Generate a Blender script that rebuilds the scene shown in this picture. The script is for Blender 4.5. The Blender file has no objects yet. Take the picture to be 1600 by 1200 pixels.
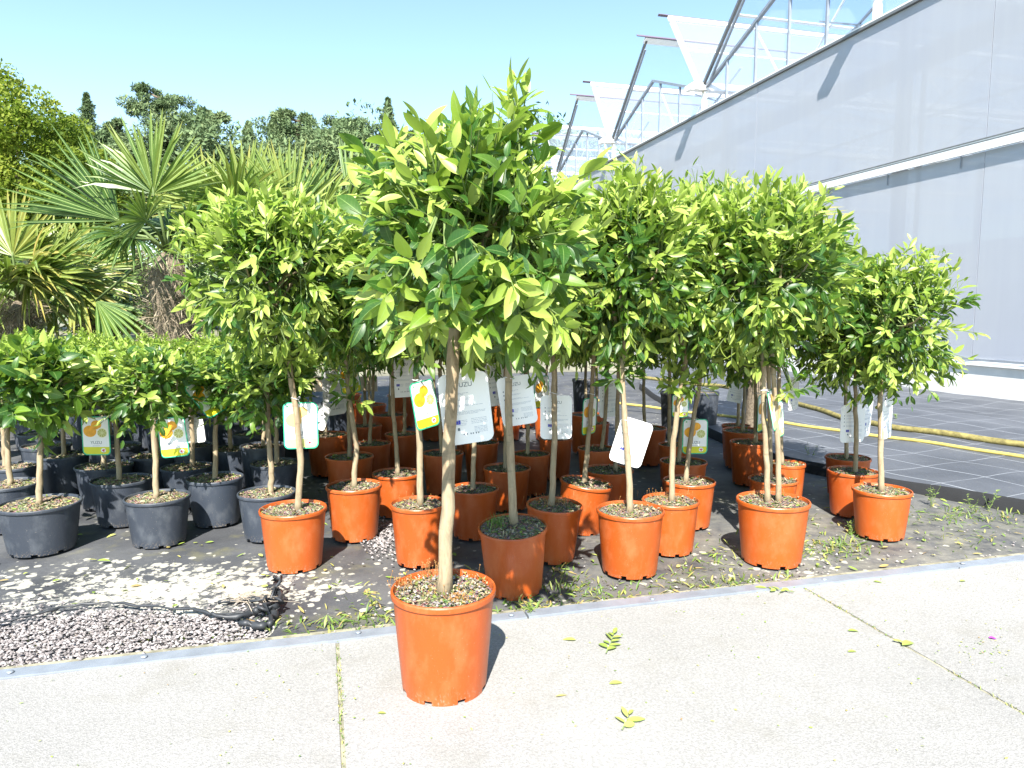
import bpy, math, random
import numpy as np
from mathutils import Vector, Matrix, Euler, Quaternion
PI = math.pi
scn = bpy.context.scene
col = scn.collection

# ---------------------------------------------------------------- camera, sky, sun, exposure
FPX, CX, CY, HCAM = 1110.0, 800.0, 600.0, 1.0
TH = math.atan(114.0/1110.0)
cam_d = bpy.data.cameras.new('camera'); cam = bpy.data.objects.new('camera', cam_d); col.objects.link(cam)
cam.location = (0, 0, HCAM); cam.rotation_euler = (PI/2-TH, 0, 0)
cam_d.sensor_width = 36; cam_d.lens = 36*FPX/1600.0; cam_d.clip_start = 0.05; cam_d.clip_end = 3000
scn.camera = cam
scn.render.resolution_x = 1024; scn.render.resolution_y = 768

SUN_DIR = Vector((0.06, 0.71, -0.70)).normalized()
world = bpy.data.worlds.new('World'); scn.world = world; world.use_nodes = True
wn = world.node_tree.nodes; wl = world.node_tree.links; wn.clear()
sky = wn.new('ShaderNodeTexSky'); sky.sky_type = 'NISHITA'; sky.sun_disc = False
sky.sun_elevation = math.asin(-SUN_DIR.z); sky.sun_rotation = PI+0.06
sky.air_density = 1.0; sky.dust_density = 0.2; sky.ozone_density = 1.0; sky.altitude = 100
bg = wn.new('ShaderNodeBackground'); bg.inputs['Strength'].default_value = 0.100
wo = wn.new('ShaderNodeOutputWorld')
tint = wn.new('ShaderNodeMix'); tint.data_type = 'RGBA'; tint.blend_type = 'MULTIPLY'; tint.inputs[0].default_value = 1.0
tint.inputs[7].default_value = (1.02, 1.06, 1.0, 1)          # the camera's white balance
wl.new(sky.outputs[0], tint.inputs[6]); wl.new(tint.outputs[2], bg.inputs[0]); wl.new(bg.outputs[0], wo.inputs[0])
sd = bpy.data.lights.new('sun', 'SUN'); sd.energy = 4.7; sd.angle = math.radians(0.5); sd.color = (1.0, 0.955, 0.88)
sun = bpy.data.objects.new('sun', sd); col.objects.link(sun)
sun.rotation_euler = SUN_DIR.to_track_quat('-Z', 'Y').to_euler(); sun.location = (-1, -5, 8)
scn.view_settings.view_transform = 'Standard'; scn.view_settings.look = 'None'
scn.view_settings.exposure = 1.66; scn.view_settings.gamma = 1.0
scn.view_settings.use_curve_mapping = False

# ---------------------------------------------------------------- pixel of the photograph -> point of the place
CT, ST = math.cos(TH), math.sin(TH)
def ray(px, py):
    a = (px-CX)/FPX; b = (CY-py)/FPX
    return Vector((a, CT+b*ST, -ST+b*CT))
def at(px, py, z=0.0):
    d = ray(px, py); t = (z-HCAM)/d.z
    return Vector((d.x*t, d.y*t, z))
def atY(px, py, Y):
    d = ray(px, py); t = Y/d.y
    return Vector((d.x*t, Y, HCAM+d.z*t))
def mpp(Y):           # metres per photo pixel at distance Y
    return Y/FPX

# ---------------------------------------------------------------- mesh helpers
class MB:
    def __init__(s): s.v = []; s.f = []; s.m = []; s.n = 0
    def add(s, v, f, m=0):
        s.v.append(np.asarray(v, float).reshape(-1, 3))
        for q in f: s.f.append(tuple(i+s.n for i in q)); s.m.append(m)
        s.n += len(v)
    def box(s, c, d, m=0, ax=None):
        x, y, z = [e/2 for e in d]
        v = np.array([(i, j, k) for i in (-x, x) for j in (-y, y) for k in (-z, z)])
        if ax is not None: v = v@np.array(ax)
        s.add(v+np.array(c), [(0, 1, 3, 2), (4, 6, 7, 5), (0, 4, 5, 1), (2, 3, 7, 6), (0, 2, 6, 4), (1, 5, 7, 3)], m)
    def bar(s, a, b, w, h, m=0, up=(0, 0, 1)):
        a = Vector(a); b = Vector(b); d = (b-a); L = d.length; d.normalize(); up = Vector(up)
        x = d.cross(up)
        if x.length < 1e-4: x = d.cross(Vector((1, 0, 0)))
        x.normalize(); z = x.cross(d)
        s.box((a+b)/2, (w, L, h), m, ax=[tuple(x), tuple(d), tuple(z)])
    def tube(s, pts, rad, n=8, m=0, cap=True):
        pts = [Vector(p) for p in pts]; k = len(pts)
        if not hasattr(rad, '__len__'): rad = [rad]*k
        vs = []; ref = Vector((0.31, 0.2, 0.93))
        for i, p in enumerate(pts):
            d = (pts[min(i+1, k-1)]-pts[max(i-1, 0)])
            if d.length < 1e-9: d = Vector((0, 0, 1))
            d.normalize(); x = d.cross(ref)
            if x.length < 0.1: x = d.cross(Vector((1, 0, 0)))
            x.normalize(); y = d.cross(x)
            for j in range(n):
                a = 2*PI*j/n; vs.append(p+(x*math.cos(a)+y*math.sin(a))*rad[i])
        f = []
        for i in range(k-1):
            for j in range(n):
                f.append((i*n+j, i*n+(j+1) % n, (i+1)*n+(j+1) % n, (i+1)*n+j))
        if cap: f.append(tuple(range(n))[::-1]); f.append(tuple((k-1)*n+j for j in range(n)))
        s.add([tuple(v) for v in vs], f, m)
    def build(s, name, mats, parent=None, smooth=False, loc=None):
        me = bpy.data.meshes.new(name)
        V = np.concatenate(s.v) if s.v else np.zeros((0, 3))
        me.from_pydata([tuple(p) for p in V], [], s.f)
        if not isinstance(mats, (list, tuple)): mats = [mats]
        for m in mats: me.materials.append(m)
        if len(mats) > 1: me.polygons.foreach_set('material_index', s.m)
        if smooth: me.polygons.foreach_set('use_smooth', [True]*len(me.polygons))
        me.update()
        return link(name, me, parent, loc)

def link(name, data, parent=None, loc=None):
    o = bpy.data.objects.new(name, data); col.objects.link(o)
    if parent is not None: o.parent = parent
    if loc is not None: o.location = loc
    return o
def empty(name, loc=(0, 0, 0), rot=(0, 0, 0)):
    o = bpy.data.objects.new(name, None); col.objects.link(o)
    o.empty_display_size = 0.05; o.location = loc; o.rotation_euler = rot
    return o
def tag(o, label=None, cat=None, group=None, kind=None):
    if label: o['label'] = label
    if cat: o['category'] = cat
    if group: o['group'] = group
    if kind: o['kind'] = kind
    return o
def np_mesh(name, V, Q, attrs=None, mats=(), midx=None, smooth=True):
    me = bpy.data.meshes.new(name)
    V = np.asarray(V, np.float32); Q = np.asarray(Q, np.int32); nv = len(V); nf, k = Q.shape
    me.vertices.add(nv); me.vertices.foreach_set('co', V.ravel())
    me.loops.add(nf*k); me.loops.foreach_set('vertex_index', Q.ravel())
    me.polygons.add(nf); me.polygons.foreach_set('loop_start', np.arange(nf, dtype=np.int32)*k)
    try: me.polygons.foreach_set('loop_total', np.full(nf, k, np.int32))
    except Exception: pass
    me.polygons.foreach_set('use_smooth', np.full(nf, smooth, bool))
    for m in mats: me.materials.append(m)
    if midx is not None: me.polygons.foreach_set('material_index', np.asarray(midx, np.int32))
    for k_, a in (attrs or {}).items():
        at_ = me.attributes.new(k_, 'FLOAT', 'POINT'); at_.data.foreach_set('value', np.asarray(a, np.float32))
    me.update(calc_edges=True); me.validate()
    return me

# ---------------------------------------------------------------- materials
def mat(name):
    m = bpy.data.materials.new(name); m.use_nodes = True; nt = m.node_tree; nt.nodes.clear()
    out = nt.nodes.new('ShaderNodeOutputMaterial'); p = nt.nodes.new('ShaderNodeBsdfPrincipled')
    nt.links.new(p.outputs[0], out.inputs[0])
    return m, nt, p, out
def N(nt, t, **k):
    n = nt.nodes.new(t)
    for a, b in k.items():
        if a.startswith('i_'):
            key = a[2:].replace('_', ' ')
            n.inputs[int(key) if key.isdigit() else key].default_value = b
        else: setattr(n, a, b)
    return n
def ramp(nt, fac, stops):
    r = nt.nodes.new('ShaderNodeValToRGB'); e = r.color_ramp.elements
    while len(e) < len(stops): e.new(0.5)
    for q, (p, c) in zip(e, stops): q.position = p; q.color = (*c, 1) if len(c) == 3 else c
    nt.links.new(fac, r.inputs[0]); return r
def mixc(nt, f, a, b, mode='MIX'):
    m = nt.nodes.new('ShaderNodeMix'); m.data_type = 'RGBA'; m.blend_type = mode
    for s, v in ((0, f), (6, a), (7, b)):
        if isinstance(v, (int, float)): m.inputs[s].default_value = v
        elif isinstance(v, tuple): m.inputs[s].default_value = (*v, 1)
        else: nt.links.new(v, m.inputs[s])
    return m.outputs[2]
def mth(nt, op, a, b=None, c=None):
    m = nt.nodes.new('ShaderNodeMath'); m.operation = op
    for i, v in enumerate((a, b, c)):
        if v is None: continue
        if isinstance(v, (int, float)): m.inputs[i].default_value = v
        else: nt.links.new(v, m.inputs[i])
    return m.outputs[0]
def noise(nt, vec, scale, detail=4, rough=0.55, dist=0.0):
    n = N(nt, 'ShaderNodeTexNoise'); n.inputs['Scale'].default_value = scale; n.inputs['Detail'].default_value = detail
    n.inputs['Roughness'].default_value = rough; n.inputs['Distortion'].default_value = dist
    if vec is not None: nt.links.new(vec, n.inputs['Vector'])
    return n
def bump(nt, p, h, s=0.3, d=0.01):
    b = N(nt, 'ShaderNodeBump'); b.inputs['Strength'].default_value = s; b.inputs['Distance'].default_value = d
    nt.links.new(h, b.inputs['Height']); nt.links.new(b.outputs[0], p.inputs['Normal'])
def simple(name, c, rough=0.6, metal=0.0, var=0.12, scale=20, bmp=0.0, spec=None):
    m, nt, p, o = mat(name)
    tc = N(nt, 'ShaderNodeTexCoord'); n = noise(nt, tc.outputs['Object'], scale, 5)
    r = ramp(nt, n.outputs[0], [(0.3, tuple(x*(1-var) for x in c)), (0.7, tuple(min(1, x*(1+var)) for x in c))])
    nt.links.new(r.outputs[0], p.inputs['Base Color']); p.inputs['Roughness'].default_value = rough; p.inputs['Metallic'].default_value = metal
    if spec is not None: p.inputs['Specular IOR Level'].default_value = spec
    if bmp: bump(nt, p, n.outputs[0], bmp, 0.01)
    return m

def leaf_mat(name, stops, rough=0.42, trans=0.38, tcol=(0.30, 0.48, 0.05), rib=(0.26, 0.38, 0.11), ribw=0.045, vein=True, spec=0.5):
    m, nt, p, out = mat(name)
    at_ = N(nt, 'ShaderNodeAttribute', attribute_name='tone'); ux = N(nt, 'ShaderNodeAttribute', attribute_name='lu'); uy = N(nt, 'ShaderNodeAttribute', attribute_name='lv')
    c = ramp(nt, at_.outputs['Fac'], stops).outputs[0]
    tc = N(nt, 'ShaderNodeTexCoord'); n = noise(nt, tc.outputs['Object'], 30, 3)
    c = mixc(nt, 0.25, c, ramp(nt, n.outputs[0], [(0.35, (0.5, 0.5, 0.5)), (0.65, (1.2, 1.2, 1.1))]).outputs[0], 'MULTIPLY')
    if ribw:
        au = mth(nt, 'ABSOLUTE', ux.outputs['Fac'])
        rb = mth(nt, 'LESS_THAN', au, ribw)
        if vein:
            s = mth(nt, 'SINE', mth(nt, 'MULTIPLY', mth(nt, 'SUBTRACT', uy.outputs['Fac'], mth(nt, 'MULTIPLY', au, 0.12)), 52.0))
            v = mth(nt, 'MULTIPLY', mth(nt, 'GREATER_THAN', s, 0.93), 0.14)
            rb = mth(nt, 'MAXIMUM', mth(nt, 'MULTIPLY', rb, 0.75), v)
        c = mixc(nt, rb, c, rib)
    nt.links.new(c, p.inputs['Base Color']); p.inputs['Roughness'].default_value = rough
    p.inputs['Specular IOR Level'].default_value = spec
    tr = N(nt, 'ShaderNodeBsdfTranslucent'); tcn = mixc(nt, 0.7, c, tcol); nt.links.new(tcn, tr.inputs[0])
    mx = N(nt, 'ShaderNodeMixShader'); mx.inputs[0].default_value = trans
    nt.links.new(p.outputs[0], mx.inputs[1]); nt.links.new(tr.outputs[0], mx.inputs[2]); nt.links.new(mx.outputs[0], out.inputs[0])
    return m

M = {}
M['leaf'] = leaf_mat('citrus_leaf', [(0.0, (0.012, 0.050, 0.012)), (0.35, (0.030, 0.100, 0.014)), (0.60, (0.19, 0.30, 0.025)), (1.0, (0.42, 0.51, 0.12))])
M['leaf_small'] = leaf_mat('small_citrus_leaf', [(0.0, (0.012, 0.050, 0.010)), (0.4, (0.04, 0.115, 0.014)), (0.7, (0.19, 0.30, 0.025)), (1.0, (0.37, 0.46, 0.08))], vein=False)
M['palm_leaf'] = leaf_mat('palm_leaf', [(0.0, (0.025, 0.065, 0.015)), (0.5, (0.085, 0.155, 0.03)), (0.8, (0.21, 0.25, 0.05)), (1.0, (0.34, 0.27, 0.07))], rough=0.4, trans=0.22, rib=(0.3, 0.38, 0.14), ribw=0.14, vein=False)
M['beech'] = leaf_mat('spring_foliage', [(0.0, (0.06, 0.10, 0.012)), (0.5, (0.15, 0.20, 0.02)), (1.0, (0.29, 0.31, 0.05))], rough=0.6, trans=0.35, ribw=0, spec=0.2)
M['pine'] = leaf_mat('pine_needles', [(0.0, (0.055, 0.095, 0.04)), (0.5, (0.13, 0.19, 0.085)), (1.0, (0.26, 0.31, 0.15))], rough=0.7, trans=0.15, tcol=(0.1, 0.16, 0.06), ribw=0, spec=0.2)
M['litter'] = leaf_mat('fallen_leaf_green', [(0.0, (0.10, 0.20, 0.03)), (0.5, (0.34, 0.44, 0.09)), (0.8, (0.5, 0.42, 0.15)), (1.0, (0.35, 0.2, 0.09))], trans=0.2)
M['grass'] = leaf_mat('grass_blade', [(0.0, (0.08, 0.15, 0.03)), (0.5, (0.18, 0.28, 0.06)), (0.85, (0.40, 0.38, 0.12)), (1.0, (0.45, 0.30, 0.12))], rough=0.5, trans=0.3, ribw=0)

def pot_mat(name, c, rough, dirt):
    m, nt, p, o = mat(name); tc = N(nt, 'ShaderNodeTexCoord'); ob = N(nt, 'ShaderNodeObjectInfo')
    va = N(nt, 'ShaderNodeVectorMath', operation='ADD'); nt.links.new(tc.outputs['Object'], va.inputs[0])
    sc = N(nt, 'ShaderNodeVectorMath', operation='SCALE'); nt.links.new(ob.outputs['Location'], sc.inputs[0]); sc.inputs['Scale'].default_value = 7.0
    nt.links.new(sc.outputs[0], va.inputs[1])
    n = noise(nt, va.outputs[0], 2.2, 6, 0.62); n2 = noise(nt, va.outputs[0], 26, 4, 0.6, 0.4)
    sep = N(nt, 'ShaderNodeSeparateXYZ'); nt.links.new(tc.outputs['Object'], sep.inputs[0])
    base = mixc(nt, 1.0, c, ramp(nt, ob.outputs['Random'], [(0, (0.86, 0.82, 0.8)), (1, (1.06, 1.08, 1.1))]).outputs[0], 'MULTIPLY')
    k = mixc(nt, ramp(nt, n.outputs[0], [(0.48, (0, 0, 0)), (0.72, (0.75, 0.75, 0.75))]).outputs[0], base, dirt)
    low = ramp(nt, sep.outputs['Z'], [(0.0, (1, 1, 1)), (0.16, (0, 0, 0))]).outputs[0]
    spl = ramp(nt, n2.outputs[0], [(0.55, (0, 0, 0)), (0.66, (0.75, 0.75, 0.75))]).outputs[0]
    k = mixc(nt, mth(nt, 'MULTIPLY', low, spl), k, (0.30, 0.24, 0.17))
    sp2 = ramp(nt, noise(nt, va.outputs[0], 60, 2, 0.5).outputs[0], [(0.735, (0, 0, 0)), (0.76, (0.6, 0.6, 0.6))]).outputs[0]
    k = mixc(nt, sp2, k, (0.6, 0.5, 0.38))
    nt.links.new(k, p.inputs['Base Color'])
    r = ramp(nt, n.outputs[0], [(0.3, (rough, )*3), (0.8, (min(1, rough+0.3), )*3)]); nt.links.new(r.outputs[0], p.inputs['Roughness'])
    bump(nt, p, n2.outputs[0], 0.06, 0.01)
    return m
M['orange'] = pot_mat('terracotta_orange_plastic', (0.39, 0.076, 0.011), 0.30, (0.44, 0.125, 0.04))
M['grey'] = pot_mat('anthracite_plastic', (0.033, 0.041, 0.056), 0.42, (0.085, 0.095, 0.11))

def bark_mat(name, a, b, sc=1.0):
    m, nt, p, o = mat(name); tc = N(nt, 'ShaderNodeTexCoord')
    mp = N(nt, 'ShaderNodeMapping'); mp.inputs['Scale'].default_value = (60*sc, 60*sc, 16*sc); nt.links.new(tc.outputs['Object'], mp.inputs[0])
    n = noise(nt, mp.outputs[0], 1.0, 6, 0.65, 0.6); mp2 = N(nt, 'ShaderNodeMapping'); mp2.inputs['Scale'].default_value = (9, 9, 42); nt.links.new(tc.outputs['Object'], mp2.inputs[0])
    n2 = noise(nt, mp2.outputs[0], 1.0, 3, 0.5); n3 = noise(nt, tc.outputs['Object'], 9, 4)
    c = ramp(nt, n.outputs[0], [(0.28, a), (0.62, b)]).outputs[0]
    c = mixc(nt, ramp(nt, n2.outputs[0], [(0.60, (0, 0, 0)), (0.70, (0.55, 0.55, 0.55))]).outputs[0], c, tuple(x*0.55 for x in a))
    c = mixc(nt, ramp(nt, n3.outputs[0], [(0.45, (0, 0, 0)), (0.7, (0.5, 0.5, 0.5))]).outputs[0], c, (0.30, 0.29, 0.20))
    nt.links.new(c, p.inputs['Base Color']); p.inputs['Roughness'].default_value = 0.8; bump(nt, p, n.outputs[0], 0.6, 0.004)
    return m
M['bark'] = bark_mat('citrus_bark', (0.16, 0.115, 0.067), (0.33, 0.25, 0.155))
M['twig'] = simple('green_twig', (0.12, 0.17, 0.05), 0.6)
M['dark_bark'] = bark_mat('forest_bark', (0.06, 0.045, 0.03), (0.16, 0.11, 0.075), 0.2)
M['fibre'] = simple('palm_fibre', (0.15, 0.12, 0.085), 0.95, var=0.5, scale=60, bmp=0.5)
M['string'] = simple('white_tie', (0.75, 0.75, 0.78), 0.5)

def soil_mat():
    m, nt, p, o = mat('potting_soil'); tc = N(nt, 'ShaderNodeTexCoord'); ob = N(nt, 'ShaderNodeObjectInfo')
    va = N(nt, 'ShaderNodeVectorMath', operation='ADD'); nt.links.new(tc.outputs['Object'], va.inputs[0]); nt.links.new(ob.outputs['Location'], va.inputs[1])
    n = noise(nt, va.outputs[0], 14, 6, 0.7); v = N(nt, 'ShaderNodeTexVoronoi'); v.inputs['Scale'].default_value = 16; nt.links.new(va.outputs[0], v.inputs['Vector'])
    c = ramp(nt, n.outputs[0], [(0.3, (0.06, 0.045, 0.03)), (0.52, (0.22, 0.165, 0.12)), (0.72, (0.42, 0.35, 0.27))]).outputs[0]
    c = mixc(nt, ramp(nt, noise(nt, va.outputs[0], 3.0, 4).outputs[0], [(0.52, (0, 0, 0)), (0.68, (0.8, 0.8, 0.8))]).outputs[0], c, (0.13, 0.17, 0.04))
    c = mixc(nt, 0.35, c, v.outputs['Color'], 'OVERLAY')
    nt.links.new(c, p.inputs['Base Color']); p.inputs['Roughness'].default_value = 0.95; bump(nt, p, v.outputs['Distance'], 0.8, 0.02)
    return m
M['soil'] = soil_mat()
M['chip'] = simple('bark_chips', (0.42, 0.35, 0.27), 0.9, var=0.6, scale=6)
M['moss'] = simple('moss', (0.13, 0.19, 0.03), 0.95, var=0.5, scale=40)

def concrete_mat():
    m, nt, p, o = mat('washed_concrete'); g = N(nt, 'ShaderNodeNewGeometry'); pos = g.outputs['Position']
    n1 = noise(nt, pos, 0.9, 8, 0.7); n2 = noise(nt, pos, 130, 3, 0.6); v = N(nt, 'ShaderNodeTexVoronoi'); v.inputs['Scale'].default_value = 260; nt.links.new(pos, v.inputs['Vector'])
    n3 = noise(nt, pos, 4.5, 7, 0.68)
    c = ramp(nt, n1.outputs[0], [(0.3, (0.245, 0.24, 0.23)), (0.7, (0.315, 0.308, 0.296))]).outputs[0]
    c = mixc(nt, 0.28, c, ramp(nt, v.outputs['Color'], [(0.1, (0.5, 0.5, 0.5)), (0.5, (0.95, 0.95, 0.95)), (0.9, (1.3, 1.3, 1.3))]).outputs[0], 'MULTIPLY')
    c = mixc(nt, 0.38, c, ramp(nt, n2.outputs[0], [(0.35, (0.6, 0.6, 0.6)), (0.6, (1.15, 1.15, 1.15))]).outputs[0], 'MULTIPLY')
    c = mixc(nt, ramp(nt, n3.outputs[0], [(0.52, (0, 0, 0)), (0.75, (0.55, 0.55, 0.55))]).outputs[0], c, (0.20, 0.19, 0.165))
    nt.links.new(c, p.inputs['Base Color']); p.inputs['Roughness'].default_value = 0.9
    p.inputs['Specular IOR Level'].default_value = 0.25
    bump(nt, p, mth(nt, 'ADD', n2.outputs[0], v.outputs['Distance']), 0.35, 0.003)
    return m
M['concrete'] = concrete_mat()

def fabric_mat():
    m, nt, p, o = mat('black_ground_fabric'); g = N(nt, 'ShaderNodeNewGeometry'); pos = g.outputs['Position']
    n1 = noise(nt, pos, 2.2, 5, 0.6); n2 = noise(nt, pos, 300, 2); n3 = noise(nt, pos, 5, 6, 0.65)
    c = ramp(nt, n1.outputs[0], [(0.3, (0.033, 0.035, 0.040)), (0.7, (0.075, 0.078, 0.086))]).outputs[0]
    c = mixc(nt, 0.5, c, ramp(nt, n2.outputs[0], [(0.3, (0.5, 0.5, 0.5)), (0.7, (1.5, 1.5, 1.5))]).outputs[0], 'MULTIPLY')
    # algae
    c = mixc(nt, ramp(nt, n3.outputs[0], [(0.55, (0, 0, 0)), (0.72, (0.6, 0.6, 0.6))]).outputs[0], c, (0.16, 0.15, 0.07))
    # lichen crust: dense round one patch, scattered spots elsewhere
    P1 = at(270, 915); P2 = at(1250, 880)
    def near(P, r0, r1, sx=1.0):
        d = N(nt, 'ShaderNodeVectorMath', operation='SUBTRACT'); nt.links.new(pos, d.inputs[0]); d.inputs[1].default_value = P
        s = N(nt, 'ShaderNodeVectorMath', operation='MULTIPLY'); nt.links.new(d.outputs[0], s.inputs[0]); s.inputs[1].default_value = (sx, 1, 1)
        l = N(nt, 'ShaderNodeVectorMath', operation='LENGTH'); nt.links.new(s.outputs[0], l.inputs[0])
        mr = N(nt, 'ShaderNodeMapRange'); nt.links.new(l.outputs['Value'], mr.inputs[0])
        mr.inputs[1].default_value = r0; mr.inputs[2].default_value = r1; mr.inputs[3].default_value = 1; mr.inputs[4].default_value = 0
        return mr.outputs[0]
    dusty = mth(nt, 'MULTIPLY', near(at(1350, 850), 0.3, 1.5, 0.6), ramp(nt, noise(nt, pos, 9, 7, 0.72).outputs[0], [(0.36, (0, 0, 0)), (0.66, (1, 1, 1))]).outputs[0])
    c = mixc(nt, mth(nt, 'MULTIPLY', dusty, 0.85), c, (0.21, 0.20, 0.165))
    c = mixc(nt, mth(nt, 'MULTIPLY', ramp(nt, noise(nt, pos, 3.4, 7, 0.7).outputs[0], [(0.45, (0, 0, 0)), (0.75, (1, 1, 1))]).outputs[0], 0.5), c, (0.17, 0.17, 0.165))
    v = N(nt, 'ShaderNodeTexVoronoi'); v.inputs['Scale'].default_value = 26; v.inputs['Randomness'].default_value = 1
    wv = N(nt, 'ShaderNodeVectorMath', operation='ADD'); nt.links.new(pos, wv.inputs[0])
    ws = N(nt, 'ShaderNodeVectorMath', operation='SCALE'); ws.inputs['Scale'].default_value = 0.02; nw = noise(nt, pos, 40, 3)
    nt.links.new(nw.outputs['Color'], ws.inputs[0]); nt.links.new(ws.outputs[0], wv.inputs[1]); nt.links.new(wv.outputs[0], v.inputs['Vector'])
    sepc = N(nt, 'ShaderNodeSeparateColor'); nt.links.new(v.outputs['Color'], sepc.inputs[0])
    dens = mth(nt, 'MAXIMUM', mth(nt, 'MULTIPLY', near(P1, 0.02, 0.50, 0.42), 1.1), 0.07)
    dens = mth(nt, 'ADD', dens, mth(nt, 'MULTIPLY', mth(nt, 'SUBTRACT', noise(nt, pos, 7, 4).outputs[0], 0.5), 1.3))
    dens = mth(nt, 'MAXIMUM', dens, mth(nt, 'MULTIPLY', near(P2, 0.1, 0.5, 0.5), 0.5))
    on = mth(nt, 'LESS_THAN', sepc.outputs[0], dens)
    rr = mth(nt, 'ADD', mth(nt, 'MULTIPLY', dens, 0.018), mth(nt, 'MULTIPLY', sepc.outputs[1], 0.012))
    sz = mth(nt, 'LESS_THAN', v.outputs['Distance'], mth(nt, 'MULTIPLY', rr, 26.0))
    spot = mth(nt, 'MULTIPLY', on, sz)
    bl = N(nt, 'ShaderNodeMapRange'); nt.links.new(mth(nt, 'ADD', noise(nt, pos, 30, 8, 0.75).outputs[0], mth(nt, 'MULTIPLY', dens, 0.26)), bl.inputs[0]); bl.inputs[1].default_value = 0.70; bl.inputs[2].default_value = 0.80; blot = bl.outputs[0]
    spot = mth(nt, 'MULTIPLY', mth(nt, 'MAXIMUM', mth(nt, 'MULTIPLY', spot, 0.8), blot), mth(nt, 'ADD', 0.25, mth(nt, 'MULTIPLY', noise(nt, pos, 60, 4, 0.7).outputs[0], 1.15)))
    c = mixc(nt, spot, c, (0.47, 0.45, 0.38))
    nt.links.new(c, p.inputs['Base Color']); p.inputs['Roughness'].default_value = 0.72
    bump(nt, p, n1.outputs[0], 0.25, 0.05)
    return m
M['fabric'] = fabric_mat()

GA = math.radians(15.0)                  # the nursery's grid is turned 15 degrees from the view
EX = Vector((math.cos(GA), math.sin(GA), 0)); EY = Vector((-math.sin(GA), math.cos(GA), 0))
def woven_mat():
    m, nt, p, o = mat('woven_ground_cover'); g = N(nt, 'ShaderNodeNewGeometry')
    rt = N(nt, 'ShaderNodeVectorRotate'); rt.rotation_type = 'Z_AXIS'; rt.inputs['Angle'].default_value = -math.radians(23); nt.links.new(g.outputs['Position'], rt.inputs['Vector'])
    wob = noise(nt, g.outputs['Position'], 0.9, 2); sc = N(nt, 'ShaderNodeVectorMath', operation='SCALE'); nt.links.new(wob.outputs['Color'], sc.inputs[0]); sc.inputs['Scale'].default_value = 0.16
    ad = N(nt, 'ShaderNodeVectorMath', operation='ADD'); nt.links.new(rt.outputs[0], ad.inputs[0]); nt.links.new(sc.outputs[0], ad.inputs[1])
    sep = N(nt, 'ShaderNodeSeparateXYZ'); nt.links.new(ad.outputs[0], sep.inputs[0])
    def line(o, per, w):
        f = mth(nt, 'FRACT', mth(nt, 'DIVIDE', o, per)); return mth(nt, 'LESS_THAN', f, w)
    ln = mth(nt, 'MAXIMUM', line(sep.outputs['X'], 0.34, 0.020), mth(nt, 'MULTIPLY', line(sep.outputs['Y'], 0.34, 0.018), 0.7))
    n1 = noise(nt, g.outputs['Position'], 1.6, 5); n2 = noise(nt, g.outputs['Position'], 24, 5, 0.7)
    c = ramp(nt, n1.outputs[0], [(0.3, (0.052, 0.058, 0.070)), (0.7, (0.100, 0.108, 0.125))]).outputs[0]
    c = mixc(nt, ramp(nt, n2.outputs[0], [(0.6, (0, 0, 0)), (0.8, (0.4, 0.4, 0.4))]).outputs[0], c, (0.2, 0.2, 0.17))
    c = mixc(nt, mth(nt, 'MULTIPLY', ln, mth(nt, 'MULTIPLY', noise(nt, g.outputs['Position'], 3.0, 4).outputs[0], 1.6)), c, (0.36, 0.38, 0.41))
    nt.links.new(c, p.inputs['Base Color']); p.inputs['Roughness'].default_value = 0.55; bump(nt, p, n2.outputs[0], 0.12, 0.01)
    return m
M['woven'] = woven_mat()
M['ground'] = simple('bare_ground', (0.20, 0.19, 0.13), 0.95, var=0.45, scale=3, bmp=0.2)
M['metal'] = simple('galvanised_steel', (0.27, 0.30, 0.345), 0.45, 0.35, var=0.15, scale=14)
M['alu'] = simple('white_aluminium', (0.80, 0.80, 0.80), 0.4, 0.1, var=0.05)
M['greybar'] = simple('weathered_aluminium_bar', (0.20, 0.20, 0.20), 0.4, 0.5, var=0.1)
M['purple'] = simple('dark_rubber_seal', (0.13, 0.10, 0.14), 0.6)
M['plinth'] = simple('whitewashed_plinth', (0.66, 0.65, 0.63), 0.85, var=0.08, scale=5, bmp=0.15)
M['stone'] = simple('gravel_stone', (0.36, 0.30, 0.29), 0.85, var=0.4, scale=30)
M['inner'] = simple('greenhouse_inner_frame', (0.05, 0.08, 0.17), 0.5, var=0.05)
M['yellow'] = simple('yellow_hose', (0.45, 0.37, 0.10), 0.5, var=0.15)
M['mossy'] = simple('mossy_yellow_pipe', (0.20, 0.17, 0.055), 0.8, var=0.55, scale=22, bmp=0.3)
M['wood'] = simple('weathered_board', (0.38, 0.30, 0.20), 0.85, var=0.35, scale=12)
M['fold'] = simple('folded_fabric', (0.012, 0.013, 0.015), 0.95)
M['blackplastic'] = simple('black_plastic', (0.03, 0.033, 0.038), 0.5)

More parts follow.
